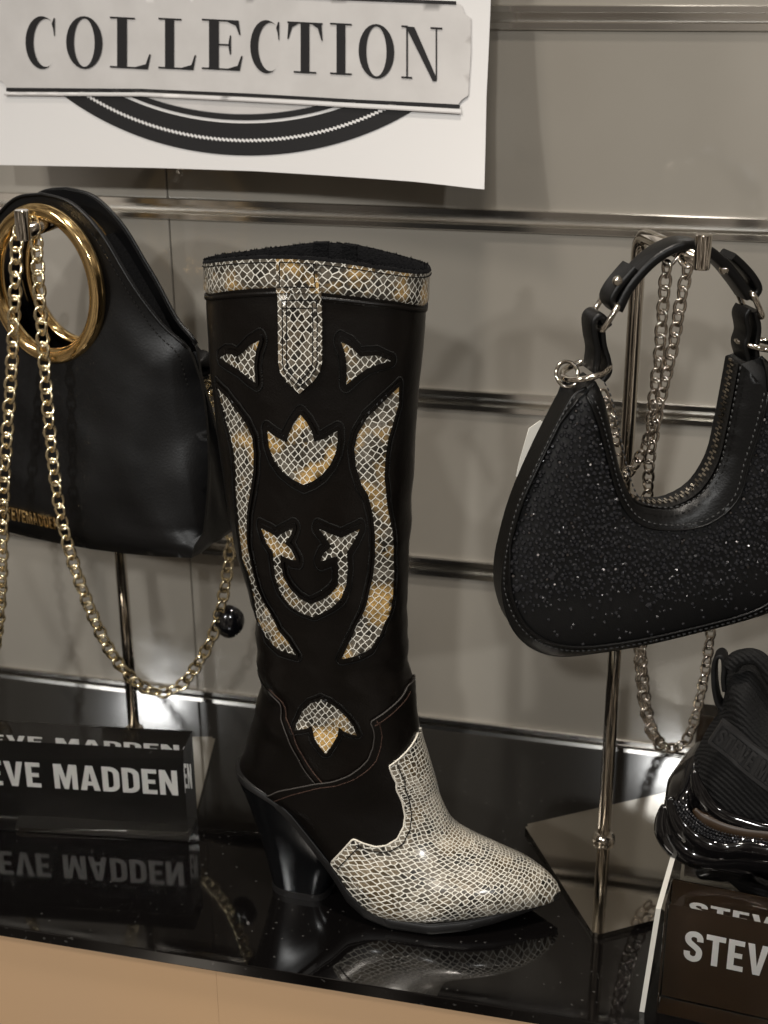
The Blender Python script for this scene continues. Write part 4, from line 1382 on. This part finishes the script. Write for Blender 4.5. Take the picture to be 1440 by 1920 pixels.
    if True:
        cz_ = np.array(T(1260, 840))
        s0 = 1 if np.linalg.norm(np.array(inn[12]) - cz_) < np.linalg.norm(np.array(zp[12]) - cz_) else -1
    inn = along(zp, .0010 * s0)
    for p in inn: V += [fr.P(p[0], -.0095, p[1]), fr.P(p[0], .0095, p[1])]
    for i in range(len(inn) - 1): F.append((2 * i, 2 * i + 1, 2 * i + 3, 2 * i + 2))
    zt = add('zipper_tape', mesh_of('zipper_tape', V, F), 'satin', root, True)
    V, F = [], []
    tp = resample(along(zp, .0018 * s0), .0021)
    for i, p in enumerate(tp[:-1]):
        t = tp[i + 1] - p; t /= (np.linalg.norm(t) or 1)
        nr = np.array([-t[1], t[0]]) * s0
        w0, w1 = (-.0042, .0006) if i % 2 else (-.0010, .0038)
        o = len(V)
        for w in (w0, w1):
            for a, b in ((-.0007, -.0006), (.0007, -.0006), (.0007, .0009), (-.0007, .0009)):
                q = p + t * a + nr * b
                V.append(fr.P(q[0], w - .002, q[1]))
        F += [(o, o + 1, o + 2, o + 3), (o + 4, o + 5, o + 6, o + 7), (o, o + 1, o + 5, o + 4), (o + 1, o + 2, o + 6, o + 5), (o + 2, o + 3, o + 7, o + 6), (o + 3, o, o + 4, o + 7)]
    add('zipper_teeth', mesh_of('zipper_teeth', V, F, smooth=False), 'steel', zt, True, kind='stuff')
    # rhinestones: crowded near the top, thinning towards the base
    field = rim_in + band_out
    fa = np.array(field)
    lo, hi = fa.min(0), fa.max(0)
    zd0 = T(1200, 1060)[1]; zd1 = T(1200, 1160)[1]
    pts = []
    sp = .0036
    for j, z in enumerate(np.arange(lo[1], hi[1], sp * .87)):
        for x in np.arange(lo[0], hi[0], sp):
            pts.append((x + (sp / 2 if j % 2 else 0) + random.uniform(-.0011, .0011), z + random.uniform(-.0011, .0011)))
    pts = np.array(pts)
    pts = pts[inside([field], pts)]
    pts = pts[seg_dist([rim_in, band_out], pts) > .0012]
    V, F = [], []; Vb, Fb = [], []
    for (u, z) in pts:
        zz = z + .012 * noise.noise(Vector((u * 30, z * 30, 0)))
        pr = min(1, max(.10, (zz - zd1) / (zd0 - zd1)))
        if random.random() > pr: continue
        r = random.choice((.0013, .0015, .0016, .0018)) * (1 if pr > .6 else .8)
        if random.random() < .012: r = .0026
        hgt = r * .85
        p = FM(u, z, .0)
        nx = (FM(u + .002, z, 0) - p); nzv = (FM(u, z + .002, 0) - p)
        nrm = nx.cross(nzv).normalized()
        if nrm.dot(fr.n) > 0: nrm = -nrm
        tilt = Vector((random.gauss(0, .07), random.gauss(0, .07), random.gauss(0, .07)))
        nrm = (nrm + tilt).normalized()
        a = fr.u - nrm * fr.u.dot(nrm); a.normalize(); b = nrm.cross(a)
        ph = random.uniform(0, 1)
        tv, tf = (Vb, Fb) if random.random() < .045 else (V, F)
        o = len(tv)
        for k in range(6):
            an = math.pi / 3 * k + ph
            tv.append(p + (a * math.cos(an) + b * math.sin(an)) * r)
        for k in range(6):
            an = math.pi / 3 * k + ph
            tv.append(p + (a * math.cos(an) + b * math.sin(an)) * r * .55 + nrm * hgt)
        for k in range(6):
            tf.append((o + k, o + (k + 1) % 6, o + 6 + (k + 1) % 6, o + 6 + k))
        tf.append(tuple(o + 6 + k for k in range(6)))
    add('rhinestones', mesh_of('rhinestones', V, F, smooth=False), 'stone', root, True, kind='stuff')
    add('rhinestones', mesh_of('rhinestones_sparkle', Vb, Fb, smooth=False), 'stone_sparkle', root, True, kind='stuff')
    # ---- strap
    def ribbon(name, pts, wid, th, mt='hobo_leather', w=0.0, parent=root):
        P = [fr.P(p[0], w if len(p) < 3 else p[2], p[1]) for p in catmull(pts, 5)]
        V, F = sweep(P, rrect(th, wid, min(th, wid) * .35), up=fr.n)
        return add(name, sharp(fix_normals(mesh_of(name, V, F)), 60), mt, parent, True)
    U = lambda px, py: T(px, py, 0.0)
    strap = ribbon('strap', [U(1150, 577), U(1172, 534), U(1208, 492), U(1245, 466), U(1280, 456), U(1315, 464), U(1350, 492), U(1378, 526), U(1396, 552)], .020, .0064)
    ribbon('strap_keeper', [U(1150, 577), U(1139, 560), U(1147, 540), U(1165, 517), U(1182, 498)], .019, .0046)
    ribbon('strap_keeper', [U(1398, 556), U(1412, 538), U(1402, 515), U(1382, 492), U(1364, 476)], .019, .0046)
    def rect_ring(name, c, du, w, h, r=.0019):
        """wire rectangle: long side along the strap's width"""
        ang = du
        a = Vector((fr.u * math.cos(ang)) + Vector((0, 0, math.sin(ang))))
        P = [Vector(c) + a * x + fr.n * y for (x, y) in rrect(h, w, .002, 2)]
        add(name, tube(name, P, r, 8, True), 'steel', root, True)
    c1 = U(1130, 588)
    rect_ring('buckle', fr.P(c1[0], 0, c1[1]), R(58), .0255, .0175)
    c2 = U(1404, 565)
    rect_ring('buckle', fr.P(c2[0], 0, c2[1]), R(118), .0255, .0175)
    ribbon('strap_tab', [U(1133, 606), U(1118, 588), U(1106, 597), U(1107, 625), U(1112, 655), U(1108, 692)], .019, .0046)
    ribbon('strap_tab', [U(1121, 604), U(1124, 640), U(1132, 668), U(1134, 692), U(1122, 708)], .018, .0034)
    ribbon('strap_tab', [U(1395, 575), U(1388, 590), U(1392, 620), U(1386, 645), U(1392, 672), U(1388, 700)], .019, .0036)
    ribbon('strap_tab', [U(1405, 578), U(1412, 610), U(1408, 650), U(1414, 690)], .018, .0036)
    # stud
    bm = bmesh.new(); bmesh.ops.create_uvsphere(bm, u_segments=14, v_segments=8, radius=.0034)
    me = bpy.data.meshes.new('stud'); bm.to_mesh(me); bm.free(); me.polygons.foreach_set('use_smooth', [True] * len(me.polygons))
    for px, py in ((1158, 527), (1358, 505)):
        q = T(px, py, -.007); s = add('stud', me, 'steel', root); s.location = fr.P(q[0], -.007, q[1]) - Vector(root.location)
    # rings at the strap roots
    def round_ring(c, r, tilt, rr=.0021, sq=1.0):
        a = (fr.u * math.cos(tilt) + Vector((0, 0, math.sin(tilt))))
        P = [Vector(c) + a * (r * math.cos(t)) + fr.n * (r * sq * math.sin(t)) for t in np.linspace(0, 2 * math.pi, 29)[:-1]]
        add('strap_ring', tube('strap_ring', P, rr, 10, True), 'steel', root, True)
    q = U(1098, 694); round_ring(fr.P(q[0], 0, q[1]), .0150, R(14))
    q = U(1425, 645); round_ring(fr.P(q[0], 0, q[1]), .0150, R(-10))
    q = U(1064, 702)
    P = [fr.P(q[0] + .0072 * math.cos(t), .004 * math.sin(t), q[1] + .0072 * math.sin(t)) for t in np.linspace(0, 2 * math.pi, 25)[:-1]]
    add('strap_ring', tube('strap_ring', P, .0013, 8, True), 'steel', root, True)
    # cord, small chain and hang tag on the back of the left corner
    P = [fr.P(*(lambda t: (t[0], .010, t[1]))(T(px, py, .010))) for px, py in ((1060, 712), (1050, 735), (1046, 752), (1040, 768), (1034, 785), (1030, 800))]
    cordm = catmull([tuple(p) for p in P], 5)
    cord = add('tag_cord', tube('tag_cord', cordm, .0014, 6), 'satin', root, True)
    tagp = [T(*p, .014) for p in ((1003, 814), (1025, 799), (1075, 830), (1062, 900), (1035, 935), (978, 905), (986, 872))]
    tg = add('hang_tag', fix_normals(sheet('hang_tag', [tagp], .01, lambda u, z, off: fr.P(u, .026 - off, z), 0, .0006, both=True)), 'tag_white', root, True)
    tg['label'] = 'white card hang tag peeking out behind the bag'
    # chains
    cs = part_empty('chain_strap', root)
    face = (CAM - fr.P(0, 0, .35)).normalized()
    A = [(1263, 476, .885), (1254, 478, .884), (1250, 500, .884), (1245, 550, .886), (1239, 625, .890), (1236, 670, .893), (1230, 711, .897), (1224, 760, .901), (1219, 812, .906), (1200, 857, .912), (1177, 887, .918), (1150, 915, .925), (1120, 960, .93)]
    chain(cs, [at_y(*p) for p in A], LINK_S, .0081, face)
    B = [(1278, 480, .878), (1289, 484, .876), (1290, 500, .876), (1282, 535, .878), (1271, 595, .883), (1262, 647, .888), (1252, 692, .892), (1241, 737, .897), (1230, 786, .902), (1224, 820, .905), (1217, 869, .91), (1215, 917, .916),
         (1211, 970, .925), (1206, 1080, .935), (1203, 1200, .945), (1206, 1260, .950), (1212, 1320, .955), (1224, 1370, .962), (1243, 1398, .970), (1262, 1404, .975), (1284, 1392, .980), (1300, 1358, .980), (1312, 1310, .978), (1322, 1260, .975), (1330, 1205, .972), (1340, 1120, .968), (1360, 1000, .962)]
    chain(cs, [at_y(*p) for p in B], LINK_S, .0081, face)
    C = [(1196, 1195, .955), (1200, 1260, .960), (1207, 1325, .966), (1222, 1378, .972), (1240, 1402, .976)]
    chain(cs, [at_y(*p) for p in C], LINK_S, .0081, face)
    D = [(1128, 735, .90), (1137, 752, .905), (1144, 775, .91), (1152, 810, .914), (1160, 850, .92)]
    chain(cs, [at_y(*p) for p in D], LINK_S, .0081, face)
right_bag()

# ------------------------------------------------------------------ acrylic name blocks
def name_block(label, x, y, yaw, length, height, depth, u_text, cap, z_text, text_w, sheet_w, back='backing'):
    root = thing('name_block', label, 'sign', (x, y, 0.0003), yaw, 'acrylic brand blocks on the shelf')
    add('acrylic_body', box_mesh('acrylic_body', (0, 0, 0), (length, depth, height), .0005, 2), 'acrylic', root)
    add('backing', box_mesh('backing', (.0006, sheet_w, .0025), (length - .0006, sheet_w + .0006, height - .0006)), back, root)
    add('glare_blocker', box_mesh('glare_blocker', (.0006, .0004, .0004), (length - .0006, sheet_w - .0002, .0008)), back, root)  # added black sheet, keeps bright reflections out of the block's foot
    text = 'STEVE MADDEN'
    gap = .085
    wsum = sum((BOLD[c][0] if c != ' ' else .26) for c in text) + gap * (len(text) - 1)
    sc = text_w / wsum
    xx = u_text
    for ch in text:
        if ch == ' ':
            xx += (.26 + gap) * sc; continue
        wd, loops = BOLD[ch]
        lp = [[(xx + p[0] * sc, z_text + p[1] * cap) for p in l] for l in loops]
        me = sheet('white_letter_' + ch, lp, .02, lambda u, z, off: Vector((u, sheet_w - .0003 - off, z)), 0, .0002, both=True)
        add('letter', fix_normals(me), 'white_letter', root)
        xx += (wd + gap) * sc
    return root
name_block('clear acrylic block reading STEVE MADDEN beside the boot heel', -.379 - .2005 * math.cos(R(7.2)), .876 - .2005 * math.sin(R(7.2)), R(7.2), .2005, .083, .030, .0015, .0225, .0312, .188, .0286)
name_block('clear acrylic block reading STEVE MADDEN in front of the sneaker', -.0095, .7665, R(-5.7), .20, .087, .028, .0125, .0235, .0345, .160, .0268, 'backing_brown_reflect')
name_block('brown acrylic name block partly hidden behind the sneaker', .0005, 1.022, R(-3), .20, .082, .022, .030, .0225, .026, .150, .003, 'backing_brown_reflect')

# ------------------------------------------------------------------ acrylic riser and sneaker
def riser():
    root = thing('shoe_riser', 'clear acrylic riser carrying the sneaker', 'riser', (.06, .84, 0))
    zt = .0830
    fr = Frame(-.0205, .7655, R(-5.7))
    th = .0032
    def prism(quad, w0, w1):
        V = [fr.P(u, w0, z) for u, z in quad] + [fr.P(u, w1, z) for u, z in quad]
        return V, [(0, 1, 2, 3), (7, 6, 5, 4)] + [(i, (i + 1) % 4, 4 + (i + 1) % 4, 4 + i) for i in range(4)]
    # leaning side panels, top sheet between them
    for name, u0, lean in (('side_panel', 0.0, .0055), ('side_panel', .222, -.0055)):
        V, F = prism([(u0, .0003), (u0 + th, .0003), (u0 + th + lean, zt), (u0 + lean, zt)], .0006, .150)
        o = add(name, fix_normals(mesh_of(name, V, F, smooth=False)), 'acrylic', root, True)
        V, F = prism([(u0, .0003), (u0 + th, .0003), (u0 + th + lean, zt), (u0 + lean, zt)], .0, .0005)
        add('cut_edge', fix_normals(mesh_of('cut_edge', V, F, smooth=False)), 'acrylic_edge', o, True)
        V, F = prism([(u0 + lean, zt + .0001), (u0 + th + lean, zt + .0001), (u0 + th + lean, zt + .0006), (u0 + lean, zt + .0006)], .0, .150)
        add('cut_edge', fix_normals(mesh_of('cut_edge', V, F, smooth=False)), 'acrylic_edge', o, True)
    V, F = prism([(th + .0058, zt - th), (.222 - .0058, zt - th), (.222 - .0058, zt), (th + .0058, zt)], .030, .150)
    add('top_sheet', fix_normals(mesh_of('top_sheet', V, F, smooth=False)), 'acrylic', root, True)
    return zt
RZ = riser()

def sneaker():
    fr = Frame(0.0, 0.872, R(-7))
    NW = -.034
    T = lambda px, py, w=NW: fr.uz(px, py, w)
    c = lambda L: [T(1140 + x / 3.84, 1180 + y / 3.84) for x, y in L]
    root = thing('sneaker', 'chunky black sneaker with patent sole and raised STEVE strap', 'sneaker', (.05, .86, RZ))
    c0 = lambda L, w: [T(1140 + x / 3.84, 1180 + y / 3.84, w) for x, y in L]
    up_l = c0([(600, 1300), (560, 1080), (600, 950), (660, 830), (720, 715), (790, 610), (830, 500), (842, 400), (850, 320), (900, 262), (1000, 240), (1065, 252), (1115, 300), (1165, 390), (1240, 500), (1360, 560),
              (1480, 540), (1560, 480), (1640, 440), (1700, 470), (1760, 640), (1900, 850), (2100, 1020), (2300, 1130), (2480, 1260), (2560, 1400), (2560, 1520), (1900, 1540), (1200, 1460), (800, 1420)], -.004)
    def solid(name, loop, hw, fall, mt, step=.006, parent=root, pw=2.2, crinkle=.0):
        loop = [tuple(p) for p in catmull(loop, 3, True)]
        DL = DistField([loop])
        def h(u, z):
            d = DL(u, z)
            t = min(1, d / fall)
            return hw * (1 - (1 - t) ** pw) ** (1 / pw) + crinkle * noise.noise(Vector((u * 60, z * 60, 0))) * t
        v, f, lps = tri2d([loop], step)
        H = [h(p[0], p[1]) for p in v]
        V = [fr.P(p[0], -hh, p[1]) for p, hh in zip(v, H)] + [fr.P(p[0], hh, p[1]) for p, hh in zip(v, H)]
        n = len(v)
        F = [tuple(t) for t in f] + [tuple(i + n for i in t[::-1]) for t in f]
        me = weld(mesh_of(name, V, F), 1e-5)
        return add(name, me, mt, parent, True), h
    zsole = T(1300, 1640)[1]
    upper, hU = solid('upper', up_l, .038, .030, 'sneaker_mesh', .006, crinkle=.0012)
    sole_l = c0([(600, 1000), (545, 1035), (470, 1095), (415, 1150), (388, 1210), (386, 1290), (402, 1400), (440, 1480), (490, 1555), (545, 1590), (620, 1640), (650, 1690), (665, 1740), (720, 1790), (830, 1828), (1000, 1862),
                (1160, 1898), (1400, 1925), (1700, 1930), (2100, 1925), (2400, 1880), (2600, 1780), (2660, 1640), (2600, 1500), (2300, 1420), (1900, 1470), (1500, 1440), (1152, 1395), (1000, 1350), (860, 1300), (760, 1230), (690, 1130), (650, 1000)], -.020)
    sole, hS = solid('sole', sole_l, .046, .016, 'patent', .006, crinkle=.002)
    zmin = RZ + .0004
    for o in (sole, upper):
        for v in o.data.vertices:
            if v.co.z < zmin: v.co.z = zmin
    def surf(u, z, extra): return fr.P(u, -max(hU(u, z), .036) - extra, z)
    # patent ridges
    def ridge(name, pts, r, w, mt='patent', parent=sole, flat=.6):
        P = [fr.P(p[0], w, p[1]) for p in [tuple(q) for q in catmull(c(pts), 5)]]
        P = [Vector(tuple(q)) for q in P]
        prof = [(r * math.cos(2 * math.pi * i / 12), r * flat * math.sin(2 * math.pi * i / 12)) for i in range(12)]
        V, F = sweep(P, prof, up=-fr.n, scale=lambda t: min(1, .35 + 3 * t))
        return add(name, fix_normals(mesh_of(name, V, F)), mt, parent, True)
    ridge('upper_clip', [(640, 960), (650, 1040), (690, 1130), (760, 1225), (860, 1295), (1000, 1345), (1152, 1385), (1400, 1420), (1800, 1440)], .0055, -.0440)
    ridge('brown_inset', [(640, 1230), (700, 1290), (800, 1340), (900, 1375), (1020, 1400), (1152, 1415), (1400, 1450)], .0050, -.0455, 'brown_gap')
    ridge('sole_wave', [(470, 1130), (500, 1260), (560, 1360), (650, 1440), (760, 1495), (880, 1515), (1000, 1505), (1152, 1525), (1400, 1580), (1800, 1560)], .0075, -.0475)
    ridge('sole_wave', [(440, 1200), (430, 1300), (450, 1400), (500, 1480), (600, 1560), (760, 1600), (950, 1585), (1152, 1600), (1500, 1650)], .0085, -.0465)
    ridge('sole_lobe', [(665, 1715), (740, 1680), (850, 1655), (930, 1670), (1000, 1730), (1080, 1790), (1200, 1840), (1500, 1870)], .0105, -.0455)
    # beaded strip
    V, F = [], []
    P = catmull(c([(515, 1160), (560, 1240), (640, 1320), (740, 1385), (860, 1425), (1000, 1450), (1152, 1465), (1400, 1500)]), 8)
    P = resample(P, .0022)
    for i, p in enumerate(P):
        t = P[min(i + 1, len(P) - 1)] - P[max(i - 1, 0)]; t /= (np.linalg.norm(t) or 1)
        nr = np.array([-t[1], t[0]])
        for k in range(-2, 3):
            q = p + nr * k * .0021 + t * (.001 if k % 2 else 0)
            o = len(V); r = .0012
            cen = fr.P(q[0], -.0490 + abs(k) * .0006, q[1])
            nn = (-fr.n + Vector((random.gauss(0, .25), 0, random.gauss(0, .25)))).normalized()
            a = fr.u - nn * fr.u.dot(nn); a.normalize(); b = nn.cross(a)
            for s in range(6): V.append(cen + (a * math.cos(s * math.pi / 3) + b * math.sin(s * math.pi / 3)) * r)
            V.append(cen + nn * r)
            for s in range(6): F.append((o + s, o + (s + 1) % 6, o + 6))
    add('beading', mesh_of('beading', V, F, smooth=False), 'stone', sole, True, kind='stuff')
    # raised rubber strap with lettering
    A, B, C_, D_ = [np.array(p) for p in c([(725, 792), (825, 640), (1500, 1130), (1400, 1320)])]
    def Q(s, t): return (A * (1 - s) + D_ * s) * (1 - t) + (B * (1 - s) + C_ * s) * t
    def W_(s, t, off):
        q = Q(s, t)
        return surf(q[0], q[1], .0012 + off)
    sq = [(0, 0), (1, 0), (1, 1), (0, 1)]
    lab = add('brand_strap', fix_normals(sheet('brand_strap', [sq], .12, W_, 0.0, .004)), 'rubber', root, True)
    fr_in = [(.022, .12), (.978, .12), (.978, .88), (.022, .88)]
    add('raised_border', fix_normals(sheet('raised_border', [sq, fr_in], .08, W_, .0013, .0013)), 'rubber', lab, True)
    text = 'STEVE MADDEN'
    gap = .10
    wsum = sum((BOLD[ch][0] if ch != ' ' else .26) for ch in text) + gap * (len(text) - 1)
    sc = .93 / wsum
    xx = .04
    for ch in text:
        if ch != ' ':
            wd, loops = BOLD[ch]
            lp = [[(xx + p[0] * sc, .18 + .64 * p[1]) for p in l] for l in loops]
            add('raised_letter', fix_normals(sheet('raised_letter_' + ch, lp, .08, W_, .0012, .0012)), 'rubber', lab, True)
            xx += (wd + gap) * sc
        else: xx += (.26 + gap) * sc
    # heel pull tab loop
    P = [fr.P(p[0], 0, p[1]) for p in [tuple(q) for q in catmull([T(1140 + x / 3.84, 1180 + y / 3.84, 0) for x, y in
         [(836, 560), (800, 520), (778, 440), (768, 340), (770, 250), (785, 190), (815, 172), (838, 195), (842, 260), (838, 340), (846, 420)]], 5)]]
    V, F = sweep(P, rrect(.0032, .013, .0012), up=fr.n)
    add('pull_tab', fix_normals(mesh_of('pull_tab', V, F)), 'satin', root, True)
    # padded collar roll and inside
    P = [fr.P(p[0], -.020, p[1]) for p in [tuple(q) for q in catmull(c([(862, 340), (905, 285), (990, 262), (1055, 275), (1110, 325), (1165, 415), (1245, 520), (1360, 580)]), 5)]]
    add('collar_roll', tube('collar_roll', P, .0055, 10), 'sneaker_mesh', upper, True)
    # crystals on the fabric
    bm = bmesh.new(); bmesh.ops.create_icosphere(bm, subdivisions=1, radius=.0019)
    gem = bpy.data.meshes.new('crystal'); bm.to_mesh(gem); bm.free()
    gem.materials.append(M['stone_sparkle'])
    gem2 = gem.copy(); gem2.materials.clear(); gem2.materials.append(M['stone'])
    for i, (x, y) in enumerate([(820, 1015), (920, 1115), (930, 590), (1030, 700), (1100, 820), (770, 1125), (925, 1205), (960, 500), (1085, 1260), (870, 470), (1060, 960), (1010, 1080), (700, 900), (1130, 640)]):
        q = c([(x, y)])[0]
        g = add('crystal', gem if i % 3 == 0 else gem2, None, upper, False)
        g.location = surf(q[0], q[1], -.0002) - Vector(root.location)
        g.location.y += 0
        g.rotation_euler = (random.random(), random.random(), random.random())
    # gem at the heel seam
    q = c([(752, 640)])[0]
    g = add('crystal', gem, None, upper); g.location = fr.P(q[0], -.028, q[1]) - Vector(root.location); g.scale = (1.6, 1.6, 2.2)
sneaker()
